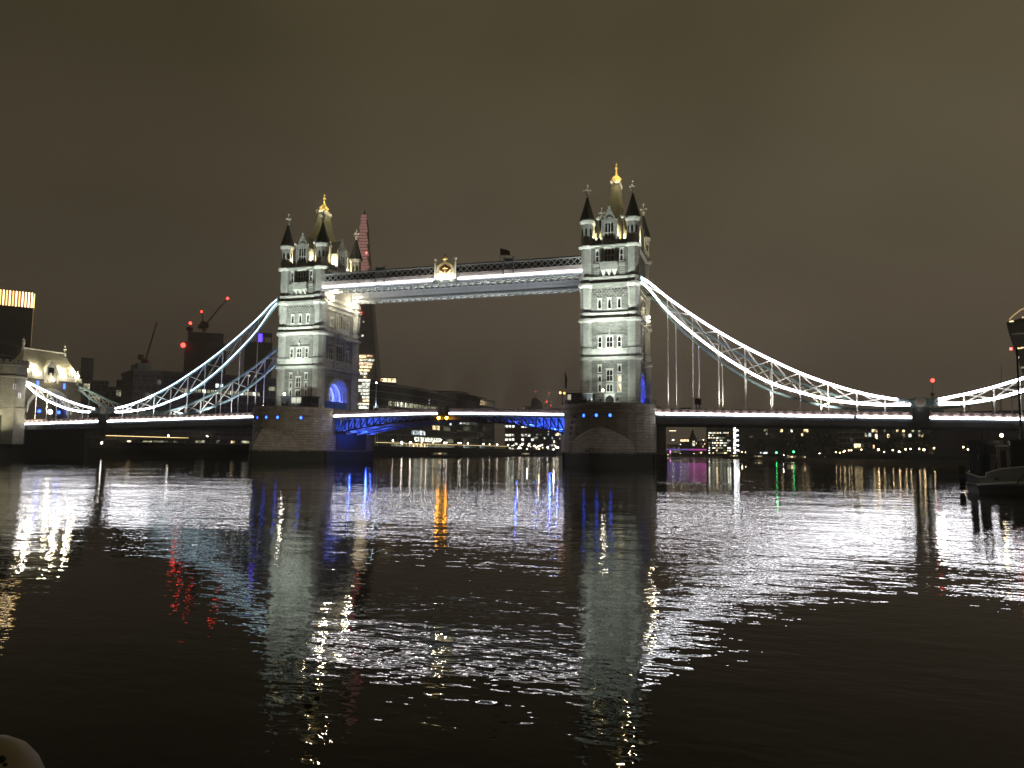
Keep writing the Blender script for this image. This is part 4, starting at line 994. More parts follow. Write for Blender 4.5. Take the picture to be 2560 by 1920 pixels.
# traffic signals on the right deck
def signal(x, y, label):
    z = deckz(x)+.1; t = thing('traffic_signal', (x, y, z), label, 'traffic light')
    b = MB(); b.lathe(x, y, [(z, .1), (z+3.0, .07)], 8); b.build('pole', 'black', t)
    b = MB(); b.box(x-.3, x+.3, y-.2, y+.2, z+2.3, z+3.5)
    b.box(x-.36, x+.36, y-.05, y+.05, z+2.2, z+3.6)
    for k in range(3): b.ring((x, y-.3, z+2.5+k*.38), .12, .17, 'y', 0, .12, 12)
    b.build('signal_head', 'black', t)
p = at(1741, 1010, 'y', -7.5); signal(p.x, -7.5, 'left one of two dark traffic signals beside the hangers right of the right tower')
p = at(1749, 1012, 'y', -6.0); signal(p.x, -6.0, 'right one of two dark traffic signals beside the hangers right of the right tower')
# vehicles crossing
def car(x, y, paint, label, heading=1, h=1.5, l=4.3, van=False):
    z = deckz(x)+.12; t = thing('parked_car' if False else 'car', (x, y, z), label, 'van' if van else 'car')
    w = .88; H = heading
    def P(u, v): return (x+H*u, z+v)
    prof = [(-l/2, .3), (l/2, .3), (l/2, .75), (l*.36, .9), (l*.2, h), (-l*.3, h), (-l*.46, .95), (-l/2, .85)] if not van else [(-l/2, .3), (l/2, .3), (l/2, 1.0), (l*.38, 1.2), (l*.26, h), (-l/2, h)]
    b = MB(); pts = [P(u, v) for u, v in prof]; b.ext(pts, 'y', y-w, y+w); b.build('body', paint, t)
    g = MB()
    gp = [(l*.33, .93), (l*.19, h-.08), (-l*.29, h-.08), (-l*.42, .95)] if not van else [(l*.34, 1.25), (l*.24, h-.15), (l*.08, h-.15), (l*.08, 1.25)]
    g.ext([P(u, v) for u, v in gp], 'y', y-w-.01, y+w+.01); g.build('window', 'glass', t)
    for u in (-l*.31, l*.31):
        k = MB(); k.lathe(0, 0, [(-.95, .32), (.95, .32)], 14); k.v = [(x+H*u+a, y+c, z+.33+b_) for a, b_, c in k.v]; k.build('wheel', 'black', t)
    for v in (-.62, .62):
        k = MB(); k.box(*sorted((x-H*(l/2+.02), x-H*(l/2-.06))), y+v-.16, y+v+.16, z+.65, z+.82); k.build('tail_light', 'taillight', t)
        k = MB(); k.box(*sorted((x+H*(l/2+.02), x+H*(l/2-.06))), y+v-.16, y+v+.16, z+.55, z+.72); k.build('headlight', 'headlight', t)
M['taillight'] = emit('car_tail_light', (1, .06, .03), 8, False); M['headlight'] = emit('car_headlight', (1, .95, .85), 12, False)
M['carwhite'] = plain('white_car_paint', (.6, .6, .6), .3); M['carteal'] = plain('pale_car_paint', (.35, .42, .42), .3); M['cardark'] = plain('dark_car_paint', (.04, .05, .07), .3)
p = at(952, 1024, 'y', -4.5); car(p.x, -4.5, 'carwhite', 'white van seen over the parapet just right of the left tower', -1, 1.95, 5, True)
p = at(984, 1026, 'y', -4.5); car(p.x, -4.5, 'red', 'red car behind the parapet of the low span, right of a white van', -1)
p = at(1713, 1022, 'y', -4.5); car(p.x, -4.5, 'carteal', 'pale car whose roof shows over the parapet right of the right tower', -1, 1.6)
p = at(1325, 1026, 'y', -4.5); car(p.x, -4.5, 'cardark', 'dark car with red tail lights near the right pier on the low span', 1)
p = at(2345, 1024, 'y', -4.5); car(p.x, -4.5, 'carwhite', 'white car behind the parapet right of the chain joint on the right', 1, 1.7)

# ------------------------------------------------------------------ southern abutment gatehouse
gh = thing('gatehouse', (-139.8, 0, 10), 'stone gatehouse with big arch and floodlit roof at the left end of the bridge', 'gatehouse')
XF = -136.4
b = MB()
def GW_(u, d, z): return (XF-d, u, z)
b.T = GW_
wallface(b, -11.2, -7.6, 9.8, 24.3, []); wallface(b, 7.6, 11.4, 9.8, 24.3, [])
n = 24; arc = [(-7.6+15.2*i/n, 13.6+7.4*math.sqrt(max(0, 1-(abs(-1+2*i/n))**2.1))) for i in range(n+1)]
for (u0, z0), (u1, z1) in zip(arc, arc[1:]): b.add([(u0, 0, z0), (u1, 0, z1), (u1, 0, 24.3), (u0, 0, 24.3)], [(0, 1, 2, 3)]); b.add([(u0, 0, z0), (u1, 0, z1), (u1, 7, z1), (u0, 7, z0)], [(0, 1, 2, 3)]); b.add([(u0, 7, z0), (u1, 7, z1), (u1, 7, 24.3), (u0, 7, 24.3)], [(0, 1, 2, 3)])
for u0, u1 in ((-11.2, -7.6), (7.6, 11.4)): b.box(u0, u1, .02, 7, 9.8, 24.28)
b.box(-11.2, 11.4, .05, 6.95, 23.2, 25.0)
b.T = None; b.build('wall', 'rubblewarm', gh)
M_ = MB(); M_.T = GW_
for j in range(3):
    r0 = 7.6+.0-.35*j; d0 = -.25+.3*j; ring = []
    for i in range(n+1):
        th = math.pi*i/n; c_, s_ = math.cos(th), math.sin(th); sgn = 1 if c_ >= 0 else -1
        ring.append([(sgn*r_*abs(c_)**.95, d_, 13.6+(r_-.2)*.98*abs(s_)**.95) for r_, d_ in ((r0, d0), (r0+.6, d0), (r0+.6, d0+.3), (r0, d0+.3))])
    M_.loft(ring)
M_.T = None; M_.build('arch_moulding', 'trim', gh)
c = MB(); c.T = GW_
c.box(-11.3, 11.5, -.3, .1, 24.1, 24.5)
u = -11.2
c.box(-11.2, 11.4, -.12, .35, 24.51, 25.5)
while u < 11: c.box(u, u+.8, -.12, .35, 25.501, 26.3); u += 1.5
for u in (-2.2, 2.2, 9.6, -9.6): c.box(u-.3, u+.3, -.4, .05, 23.2, 26.6); c.lathe(u, -.15, [(26.6, .35), (27.2, .2), (28.0, .04)], 6)
c.T = None; c.build('parapet', 'trim', gh)
r_ = MB(); r_.rects(-139.8, 0, [(25.0, 3.3, 10.4), (27.0, 2.7, 9.7), (29.0, 1.9, 9.0), (31.0, 1.05, 8.1), (32.6, .4, 7.5), (33.3, .12, 7.3)])
ro = r_.build('roof', 'roofcream', gh)
c = MB(); c.box(-140.0, -139.6, -7.3, 7.3, 33.2, 33.6)
for y in (-7.4, 7.4): c.lathe(-139.8, y, [(32.6, .5), (33.6, .45), (33.9, .25), (34.6, .3), (34.9, .5), (35.2, .18), (35.8, .42), (36.1, .15), (37.0, .03)], 8)
c.build('ridge_finial', 'trim', ro)
d = MB(); d.T = GW_
d.add([(-2.0, .3, 24.5), (2.0, .3, 24.5), (2.0, .3, 27.6), (0, .3, 30.2), (-2.0, .3, 27.6)], [(0, 1, 2, 3, 4)]); d.box(-2.0, -1.9, .3, 3, 24.5, 27.6); d.box(1.9, 2.0, .3, 3, 24.5, 27.6)
for sg in (-1, 1): d.bar((sg*2.2, .15, 27.3), (0, .15, 30.4), .3, .4, (0, 1, 0))
d.T = None; do = d.build('dormer', 'trim', gh)
d = MB(); d.T = GW_
for sg in (-1, 1): d.loft([[(sg*2.2, .35, 27.4), (0, .35, 30.25), (0, 3.2, 30.25), (sg*2.2, 3.2, 27.4)], [(sg*2.2, .35, 27.55), (0, .35, 30.4), (0, 3.2, 30.4), (sg*2.2, 3.2, 27.55)]])
d.T = None; d.build('dormer_roof', 'roofcream', do)
d = MB(); d.T = GW_; d.box(-1.0, 1.0, .2, .28, 25.6, 28.0); d.T = None; d.build('window', 'glass', do)
for u in (-4.6, 4.9):
    w = MB(); w.T = GW_; w.box(u-.4, u+.4, -.06, .1, 21.7, 23.4); w.T = None; w.build('blue_window', 'lampblue2', gh)
# stair tower and lower battlemented blocks
st = MB(); st.lathe(-137.6, -12.6, [(4, 4.3), (14.6, 4.3), (14.7, 4.0), (23.4, 4.0), (23.6, 4.35), (24.0, 4.4), (24.3, 4.05), (27.0, 4.05), (27.1, 4.3), (27.3, 4.3), (27.35, 4.1), (28.0, 4.1)], 8)
for k in range(16):
    an = (k+.5)*math.pi/8; x, y = -137.6+4.0*math.cos(an), -12.6+4.0*math.sin(an); st.lathe(x, y, [(28.0, .42), (28.8, .42)], 4, rot=an+math.pi/4)
so = st.build('stair_tower', 'rubblewarm', gh)
for (y_, z_) in ((-14.6, 20.8), (-12.8, 18.3)):
    w = MB(); x_ = -137.6+4.03; w.box(x_-.05, x_+.12, y_-.45, y_+.45, z_-.8, z_+.8); w.build('slit_surround', 'trim', so)
    w = MB(); w.box(x_+.121, x_+.14, y_-.15, y_+.15, z_-.6, z_+.6); w.build('slit_window', 'glass', so)
lb = MB(); lb.box(-150, -135.4, -18.5, -9.6, -1, 12.6); lb.box(-150.2, -135.1, -18.8, -9.5, 12.61, 13.0)
y = -18.6
while y < -10: lb.box(-135.6, -135.2, y, y+.8, 13.001, 13.9); y += 1.5
x = -149
while x < -136: lb.box(x, x+.8, -18.7, -18.3, 13.001, 13.9); x += 1.5
lb.build('river_block', 'palestone', gh)
lo = MB(); lo.box(-150, -136.6, -9.59, 14, -1, 9.6); lo.build('abutment_base', 'pier', gh)
# battlemented porch and lamp
pb = MB(); pb.box(-135.39, -134.4, -13.4, -10.4, 3, 12.2)
pb.box(-135.38, -134.2, -13.6, -10.3, 12.21, 12.5); pb.build('porch', 'palestone', gh)
for y, z, st_, pw in ((-5.4, 25.9, .3, 260), (4.0, 25.9, .34, 320), (9.2, 26.2, .3, 260), (-8.6, 26.2, .22, 160), (.0, 23.9, .22, 130)):
    t = thing('roof_lamp', (XF+.8, y, z), 'bright warm lamp along the parapet below the gatehouse roof', 'lamp', 'gatehouse parapet lamps')
    b = MB(); b.bar((XF-.1, y, z-.6), (XF+.8, y, z-.2), .12); b.build('bracket', 'black', t)
    g = MB(); g.ball((XF+.8, y, z), st_, 8); g.build('lamp_lens', 'lampw', t)
    if z > 25: point(t, (XF-.6, y, z+1.6), pw*6, (1, .9, .62), .3)
    else: point(t, (XF+1.3, y, z), pw, (1, .88, .58), .3)
for sgn_, y_, pw in ((1, -10.6, 420), (1, 0, 300), (1, 10.5, 260)): point(gh, (-142.8, y_*.9, 28.0), pw*2, (1, .9, .6), .3)
p = at(50, 1058, 'y', -10.6)
t = thing('floodlight', (p.x, -10.6, p.z), 'dazzling white floodlight at the left end of the deck beside the gatehouse', 'floodlight')
b = MB(); b.box(p.x-.8, p.x-.2, -10.7, -10.2, p.z-.4, p.z+.4); b.bar((p.x-.8, -10.4, p.z), (p.x-1.6, -10.2, p.z-.4), .15); b.build('housing', 'black', t)
g = MB(); g.ball((p.x, -10.9, p.z), .55, 10); g.build('lens', 'lampwhite', t)
point(t, (p.x+.2, -12.0, p.z+.3), 2600, (1, .95, .82), .4)
spot(None, (-131, -26, 8), (-138, -13, 18), 15000, (1, .95, .72), 80, .8, .5)  # this and the next spots are added to lift stair tower, arch and roof
spot(None, (-128, -16, 10.2), (XF, 0, 19), 5200, (1, .92, .7), 90, .8, .5); spot(None, (-122, -14, 10.2), (-139, 0, 30), 15000, (1, .92, .66), 40, .8, .5)
spot(None, (-128, 12, 10.2), (XF, 4, 19), 1500, (1, .92, .7), 90, .8, .5)
for y_ in (-1.5, 5.5, 2.4):
    t = thing('portal_lamp', (-139, y_, 14.2), 'blue and white lamp inside the gatehouse arch', 'lamp', 'lamps inside the gatehouse arch')
    g = MB(); g.box(-139.4, -138.9, y_-.9, y_+.9, 13.2, 15.6); g.build('housing', 'black', t)
    g = MB(); g.ball((-138.7, y_, 14.3), .55 if y_ != 2.4 else .7, 10); g.build('lamp_lens', 'lampbright' if y_ == 2.4 else 'lampblue2', t); point(t, (-138.0, y_, 14.6), 150, (.05, .12, 1) if y_ != 2.4 else (1, .95, .85), .3)
tag(t, 'white lamp between two blue ones inside the gatehouse arch', 'lamp')

# ------------------------------------------------------------------ the city behind
def frame_at(pl, pr_, dist, zb, dist2=None):
    """base corner, heading and width of a facade seen between two survey columns"""
    a = far(pl, 1110, dist); c = far(pr_, 1110, dist2 or dist); a.z = c.z = zb; d = c-a; return a, math.atan2(d.y, d.x), d.length
def topz(px, py, dist): return far(px, py, dist).z
def local_box(x0, x1, y0, y1, z0, z1): return MB().box(x0, x1, y0, y1, z0, z1)
def block(name, label, cat, pl, pr_, ytop, dist, depth=25, zb=3.3, dist2=None, floors=8, cols=12, lit=(), mat='facade', group=None, roofbox=None, bands=None, winname='window'):
    a, an, w = frame_at(pl, pr_, dist, zb, dist2); h = topz((pl+pr_)/2, ytop, (dist+(dist2 or dist))/2)-zb
    t = thing(name, a, label, cat, group); t.rotation_euler = (0, 0, an)
    local_box(0, w, 0, depth, 0, h).build('wall', mat, t, local=True)
    local_box(-.4, w+.4, -.4, depth+.4, h+.002, h+.9).build('roof_edge', 'concrete', t, local=True)
    if roofbox:
        for (u0, u1, hh) in roofbox: local_box(w*u0, w*u1, depth*.2, depth*.8, h+.91, h+hh).build('plant_room', 'tower_dark', t, local=True)
    fh = h/floors; cw = w/cols
    if bands:
        b = MB()
        for k in range(1, floors): b.box(-.3, w+.3, -.5, .1, k*fh-.25, k*fh+.15)
        b.build('floor_slab', bands, t, local=True)
    for (c, f_, mt, *ex) in lit:
        n = ex[0] if ex else 1; hf = ex[1] if len(ex) > 1 else .62
        x0 = c*cw+cw*.14; x1 = (c+n)*cw-cw*.14; z0 = f_*fh+fh*.2
        wn = MB(); wn.box(x0, x1, -.14, -.02, z0, z0+fh*hf); wn.build(winname, mt, t, local=True)
    return t, w, h
def rnd(cols, floors, k, mats, seed, f0=0, n=1):
    g = random.Random(seed); o = set()
    while len(o) < min(k, cols*(floors-f0)): o.add((g.randrange(cols), g.randrange(f0, floors)))
    return [(c, f_, g.choice(mats), n, g.uniform(.4, .7)) for c, f_ in sorted(o)]

# --- the tall glass shard
a = far(897, 1110, 985); a.z = 5
sh = thing('glass_spire_skyscraper', a, 'very tall tapering glass skyscraper behind the left tower, its split tip glowing red', 'skyscraper')
sh.rotation_euler = (0, 0, YAW+.02)
def facet(b, x0, x1, y0, y1, xt0, xt1, yt0, yt1, h): b.loft([[(x0, y0, 0), (x1, y0, 0), (x1, y1, 0), (x0, y1, 0)], [(xt0, yt0, h), (xt1, yt0, h), (xt1, yt1, h), (xt0, yt1, h)]])
b = MB(); facet(b, -29, 29, -27, 27, -7.5, 7.5, -8, 8, 240); b.build('core', 'shardglass', sh, local=True)
for i, (x0, x1, xt0, xt1, y, yt, h) in enumerate(((-30, -2, -3.6, -1.0, -28, -5.5, 296), (-1.2, 14, -.6, 1.2, -28.4, -4.5, 304), (15, 31, 1.9, 3.7, -28, -4.8, 300), (-26, 26, -4, 4, 28, 5, 290))):
    b = MB(); b.loft([[(x0, y, 0), (x1, y, 0), (x1, y+1, 0), (x0, y+1, 0)], [(xt0, yt, h), (xt1, yt, h), (xt1, yt+.6, h), (xt0, yt+.6, h)]]); b.build('glass_facet', 'shardglass', sh, local=True)
for i, sx_ in enumerate((-1, 1)):
    b = MB(); b.loft([[(sx_*31, -26, 0), (sx_*32, -26, 0), (sx_*32, 26, 0), (sx_*31, 26, 0)], [(sx_*3.4, -3, 290), (sx_*3.9, -3, 290), (sx_*3.9, 3, 290), (sx_*3.4, 3, 290)]]); b.build('glass_facet', 'shardglass', sh, local=True)
def sxy(h): k = h/304; return 30.5*(1-k)+3.3*k, -29.2+23.6*k
g = random.Random(3)
for (h, u0, u1, mt, hh) in [(6+4.0*k, *sorted((g.uniform(-.95, .95), g.uniform(-.95, .95))), g.choice(['winwarm', 'winwhite', 'winwarm', 'wincold']), 2.4) for k in range(15)]+[(50+4.2*k, *sorted((g.uniform(-.1, .35), g.uniform(.45, .98))), g.choice(['winwarm', 'winwhite', 'winwhite']), 2.6) for k in range(16)]+[(114, -.9, .9, 'winred', 2.8), (109, -.9, .75, 'winwarm', 2.6), (104, -.8, .85, 'winred', 2.6), (76, -.95, .95, 'winwhite', 3), (71, -.95, .95, 'winwhite', 3), (67, .3, .9, 'winwarm', 2.6), (90, -.9, -.2, 'winwarm', 2), (140, .2, .3, 'winwhite', 2), (158, .25, .36, 'winwhite', 2)]:
    X, Y_ = sxy(h); Y_ -= .35
    if u1-u0 < .08: u1 += .1
    local_box(X*u0, X*u1, Y_-.3, Y_, h, h+hh).build('lit_floor', mt, sh, local=True)
for k in range(26):
    h = 196+k*4.0; X, Y_ = sxy(h)
    local_box(-X*(.95-.1*((k*7) % 3)), X*(.95-.08*((k*5) % 4)), Y_-.5, Y_-.2, h, h+2.9).build('red_light_line', 'shardred' if k > 6 else 'shardred2', sh, local=True)
for x, h in ((-.6, 250), (.6, 248), (.1, 170), (-.4, 96)):
    X, Y_ = sxy(h); b = MB(); b.ball((X*x, Y_-1, h), 1.1, 8); b.build('warning_lamp', 'lampred2', sh, local=True)
# --- small block with a lit top right of it
block('office_block', 'plain dark office with a glowing yellow top floor, right of the tall glass skyscraper', 'office block', 947, 987, 945, 780, 30, 5, floors=14, cols=8, lit=[(0, 13, 'winwarm', 8, .7), (1, 9, 'windim'), (5, 8, 'windim')])
# --- glass riverside offices with curved floors, beyond the south quay
def curved(label, pl, pr_, ytop, x0, depth, floors, litspec, bulge=8):
    A = at(pl, 1110, 'x', x0); C_ = at(pr_, 1110, 'x', x0); yl, yr = A.y, C_.y; zt = at((pl+pr_)/2, ytop, 'x', x0).z
    t = thing('riverside_office', (x0, (yl+yr)/2, 5.2), label, 'office building', 'curved glass offices on the south quay')
    n = 20
    def outline(g, z, up_=1.0):
        pts = []
        for i in range(n+1):
            u = -1+2*i/n; x = x0+g-bulge*abs(u)**2.6; y = (yl+yr)/2+(yr-yl)/2*u*up_+g*u*.5; pts.append((x, y, z))
        for i in range(n+1):
            u = 1-2*i/n; pts.append((x0-depth, (yl+yr)/2+(yr-yl)/2*u*.96, z))
        return pts
    fh = (zt-5.2)/floors
    b = MB(); b.loft([outline(0, 5.2), outline(0, zt-.3)]); b.build('glazed_wall', 'officeglass', t)
    b = MB()
    for k in range(1, floors+1): b.loft([outline(.7, 5.2+k*fh-.5), outline(.7, 5.2+k*fh-.1)])
    b.build('floor_slab', 'slabgrey', t)
    b = MB(); b.loft([outline(-3, zt-.09, .8), outline(-6, zt+2.6, .7)]); b.build('roof_storey', 'tower_dark', t)
    # vertical mullions
    b = MB()
    for i in range(61):
        u = -1+2*i/60; x = x0+.15-bulge*abs(u)**2.6; y = (yl+yr)/2+(yr-yl)/2*u; b.box(x-.1, x+.2, y-.12, y+.12, 5.2, zt-.3)
    b.build('mullion', 'darksteel', t)
    for f_, u0, u1, mt in litspec:
        m_ = max(1, int((u1-u0)*14))
        for i in range(m_):
            a_ = u0+(u1-u0)*i/m_; c_ = u0+(u1-u0)*(i+1)/m_-.01
            w = MB(); q = []
            for u in (a_, c_): q.append((x0-bulge*abs(u)**2.6, (yl+yr)/2+(yr-yl)/2*u))
            z0 = 5.2+f_*fh+.3; z1 = z0+fh*.66
            w.loft([[(q[0][0]+.02, q[0][1], z0), (q[0][0]+.1, q[0][1], z0), (q[0][0]+.1, q[0][1], z1), (q[0][0]+.02, q[0][1], z1)], [(q[1][0]+.02, q[1][1], z0), (q[1][0]+.1, q[1][1], z0), (q[1][0]+.1, q[1][1], z1), (q[1][0]+.02, q[1][1], z1)]])
            w.build('window', mt, t)
    return t
curved('large dark glass office with curved floors, nearest the left tower across the low span', 948, 1163, 976, -158, 9, 9,
       [(6, -.75, .42, 'windim'), (6, -.62, -.38, 'winwhite'), (3, .1, .3, 'winwarm'), (3, .42, .66, 'windim'), (1, -.3, .35, 'winwhite'), (1, .5, .8, 'windim'), (2, -.35, -.05, 'wincold'), (0, -.7, .9, 'windim'), (0, -.4, 0, 'winwarm'), (7, .0, .03, 'wincold'), (5, .25, .3, 'winwhite'), (4, .62, .7, 'wincold'), (5, -.3, .2, 'windim2')])
curved('curved dark glass office in the middle of the three on the south quay', 1150, 1206, 987, -160, 40, 9, [(4, -.8, .9, 'winwhite'), (3, -.6, .5, 'windim'), (1, -.6, .9, 'windim'), (0, -.6, .6, 'wincold'), (7, -.5, .2, 'windim2'), (2, .0, .6, 'windim2')], 5)
curved('farthest curved glass office, with a yellow lit top floor, left of the brick warehouse', 1200, 1245, 1000, -160, 40, 8, [(7, -.8, .95, 'winwarm'), (3, -.6, .5, 'windim'), (2, -.8, .1, 'windim2'), (1, -.6, .6, 'windim'), (0, -.8, .8, 'wincold')], 4)
# --- brick warehouse with lit arched windows
block('brick_warehouse', 'brown brick riverside warehouse with rows of small lit windows, left of the right pier', 'warehouse', 1262, 1335, 1060, 800, 30, 5.2, floors=6, cols=9,
      lit=[(c, f_, 'winwhite', 1, .5) for c, f_ in ((0, 2), (1, 2), (2, 2), (0, 3), (1, 3), (2, 3), (5, 1), (5, 2), (5, 3), (6, 3), (0, 5), (1, 5), (2, 5), (5, 5), (6, 5), (7, 3), (7, 1), (3, 1), (1, 0), (2, 0), (8, 2))], mat='brickwall')
block('dark_riverside_block', 'low dark building with scattered lights just left of the right pier', 'building', 1335, 1402, 1072, 860, 30, 5.2, floors=6, cols=14, lit=rnd(14, 6, 24, ['winwhite', 'winwarm', 'windim', 'wincold'], 11))
block('distant_block', 'small far-off building top behind the right end of the low span', 'building', 1376, 1402, 1022, 1500, 40, 4, floors=8, cols=4)
# --- far rounded tower with cranes
a = far(1341, 1110, 1900); a.z = 4
t = thing('rounded_tower', a, 'far rounded tower with a swelling top, dark against the sky above the low span', 'skyscraper'); t.rotation_euler = (0, 0, YAW)
h = topz(1335, 995, 1900)-4; w_ = 17
b = MB(); prof = [(0, -.95, .95), (.3, -1, 1), (.62, -.98, 1.02), (.8, -.9, 1.0), (.9, -.8, .8), (.97, -.7, .3), (1, -.62, -.1)]
b.loft([[(w_*u0, 0, h*k), (w_*u1, 0, h*k), (w_*u1, 22, h*k), (w_*u0, 22, h*k)] for k, u0, u1 in prof]); b.build('wall', 'hazetower', t, local=True)
block('distant_block', 'low far-off block left of the rounded tower, with one white light', 'building', 1306, 1326, 1016, 1850, 40, 4, floors=8, cols=4, lit=[(0, 7, 'winwhite')])
def crane(base_px, base_y, dist, mast_top_y, tip, lamps, label, counter=None, mat='cranepaint', th=1.0, zb=None, jibroot=None):
    p0 = far(base_px, base_y, dist); p1 = far(jibroot[0], jibroot[1], dist) if jibroot else far(base_px, mast_top_y, dist); p2 = far(tip[0], tip[1], dist)
    if zb is not None: p0.z = zb
    t = thing('tower_crane', p0, label, 'crane')
    b = MB(); w = th
    for dx, dy in ((-1, -1), (1, -1), (1, 1), (-1, 1)): b.bar((p0.x+dx*w, p0.y+dy*w, p0.z), (p1.x+dx*w, p1.y+dy*w, p1.z), .35*th)
    n = 14; 
    for i in range(n):
        q = p0.lerp(p1, i/n); r_ = p0.lerp(p1, (i+1)/n); s_ = 1 if i % 2 else -1
        b.bar((q.x-s_*w, q.y-w, q.z), (r_.x+s_*w, r_.y-w, r_.z), .3*th); b.bar((q.x-w, q.y-s_*w, q.z), (r_.x-w, r_.y+s_*w, r_.z), .3*th)
    b.build('mast', mat, t)
    b = MB(); 
    for o_ in ((0, 0, .9*th), (0, .8*th, -.6*th), (0, -.8*th, -.6*th)): b.bar(p1+Vector(o_), p2+Vector(o_)*.4, .35*th)
    m = 16
    for i in range(m):
        q = p1.lerp(p2, i/m); r_ = p1.lerp(p2, (i+1)/m); k = 1-.6*i/m
        b.bar(q+Vector((0, .8*th*k, -.6*th*k)), r_+Vector((0, 0, .9*th*k)), .28*th); b.bar(q+Vector((0, 0, .9*th*k)), r_+Vector((0, -.8*th*k, -.6*th*k)), .28*th)
    b.build('jib', mat, t)
    if counter:
        p3 = far(counter[0], counter[1], dist); b = MB(); b.bar(p1, p3, 2.2*th, 1.6*th); b.bar(p3-Vector((0, 0, 3*th)), p3+Vector((0, 0, 1*th)), 3*th); b.build('counter_jib', mat, t)
    b = MB(); b.box(p1.x-2.2*th, p1.x+2.2*th, p1.y-2*th, p1.y+2*th, p1.z-2*th, p1.z+1.6*th); b.build('cab', mat, t)
    for (x, y, r_) in lamps:
        q = far(x, y, dist-2); b = MB(); b.ball(q, r_*.72, 8); b.build('warning_lamp', 'lampred', t)
        point(t, q+Vector((0, -r_-1, 0)), 300, (1, .1, .06), .5)
    return t
crane(1339, 1012, 1800, 990, (1339, 978), [(1338.6, 979, 1.3)], 'thin far crane with a red lamp above the rounded tower, left of the right tower', th=.6)
crane(1365, 1030, 1700, 1012, (1366.5, 1004), [(1366.5, 1004, 1.9)], 'far crane with a bigger red lamp low in the sky left of the right pier', counter=(1362, 1014), th=.7)
crane(1373, 1030, 1750, 1000, (1373.3, 983), [(1373.2, 983, 1.0), (1377, 1013.5, 1.2)], 'thin far crane with a red lamp on top nearest the right pier', th=.5)
# --- left: skyscraper with golden crown
block_, w, h = block('crowned_skyscraper', 'dark tower block with a glowing golden crown at the left edge of the picture', 'skyscraper', -70, 61, 765, 640, 30, 5, floors=30, cols=10, mat='tower_dark')
ct = topz(30, 727, 640)-5
n = 16
for i in range(n):
    x = w*(i+.2)/n; local_box(x, x+w/n*.42, -.6, -.2, h+.92, ct).build('light_fin', 'goldled2' if i % 2 == 0 or i > 11 else 'goldled', block_, local=True)
local_box(.5, w-.5, .3, 29, h+.9, ct).build('crown_wall', 'glowwall', block_, local=True)  # wall emission stands in for the crown lights' glow
for i in range(7):
    y = 1+i*4.2; local_box(w+.2, w+.6, y, y+2.0, h+.92, ct-.2).build('light_fin', 'goldled', block_, local=True)
for k in range(15):
    z = h-4-k*(h/30)
    for y in (5, 22):
        if (k*7+int(y)) % 3: local_box(w+.05, w+.25, y, y+1.6, z, z+1.0).build('stair_light', 'winwarm', block_, local=True)
for y in (3.5, 19, 27): local_box(w+.05, w+.2, y, y+.35, h*.35, h-1).build('light_line', 'goldled3', block_, local=True)
block('concrete_office', 'grey framed office block at the left edge, under the crowned skyscraper', 'office block', -60, 26, 858, 330, 16, 5, floors=9, cols=6, bands='concrete', mat='tower_dark', dist2=345)
block('stepped_office', 'low stepped block with pale top storey right of the floodlit gatehouse roof', 'office block', 190, 262, 955, 420, 20, 5, floors=6, cols=8, roofbox=((.0, .45, 12), (.02, .2, 7)), lit=[(4, 4, 'windim', 2), (1, 5, 'windim', 2), (6, 3, 'windim2', 2), (0, 2, 'windim2', 3)])
block('brick_office', 'long low dark building between the gatehouse and the chain joint', 'building', 255, 345, 972, 460, 20, 5, floors=6, cols=10, lit=[(3, 5, 'windim', 3), (7, 3, 'windim2', 2), (1, 3, 'windim2')], roofbox=((.3, .6, 5),))
block('banded_office', 'wide banded office behind the left chains, one floor glowing yellow', 'office block', 325, 695, 940, 330, 24, 5, dist2=345, floors=11, cols=34, bands='slabdim', mat='facade2',
      lit=[(c, 8, 'windim' if c % 3 else 'winwhite', 1, .55) for c in range(10, 29)]+[(18, 9, 'wincold', 1, .6), (19, 9, 'wincold', 1, .6), (2, 7, 'windim2', 2), (30, 4, 'windim', 1), (25, 3, 'windim', 1), (5, 9, 'windim2', 1), (13, 6, 'windim2', 1), (31, 9, 'windim', 2)], roofbox=((.04, .12, 4), (.5, .62, 3)))
# --- tower under construction, with cranes
t, w, h = block('unfinished_tower', 'dark tower under construction behind the left chain, with red-lit cranes on its roof', 'skyscraper', 450, 556, 858, 900, 40, 5, floors=22, cols=12, mat='facade2', lit=[(1, 14, 'windim2'), (2, 15, 'windim2'), (5, 13, 'windim2', 2), (3, 16, 'windim2'), (8, 15, 'windim2', 2), (6, 10, 'windim2')])
h2 = topz(500, 829, 900)-5
local_box(w*.06, w*.92, 5, 35, h+.92, h2).build('core_box', 'tower_dark', t, local=True)
b = MB(); b.ball((-1.5, -2, topz(449, 863, 900)-5), 2.5, 10); b.build('warning_lamp', 'lampred', t, local=True)
point(t, (-1.5, -5, topz(449, 863, 900)-5), 1, (1, .08, .05), 1)
q = far(449, 863, 893); point(None, q, 90, (1, .08, .05), 1)
crane(513, 829, 890, 812, (569, 746), [(569, 746, 2.0)], 'crane with a long rising jib, red lamp at its tip, on the unfinished tower', counter=(500, 814), th=1.1)
crane(509, 829, 905, 808, (504, 780), [(504, 779, 1.5)], 'crane with a near-vertical short jib and red lamp on the unfinished tower', counter=(516, 812), th=1.1)
crane(474, 829, 895, 822, (476, 810), [(476, 808, 2.2)], 'short crane with a large red lamp at the left end of the unfinished roof', th=1.1)
crane(362, 940, 620, 905, (392, 805), [], 'unlit red crane with a steep jib left of the unfinished tower', counter=(352, 890), th=.9, mat='cranered', zb=20)
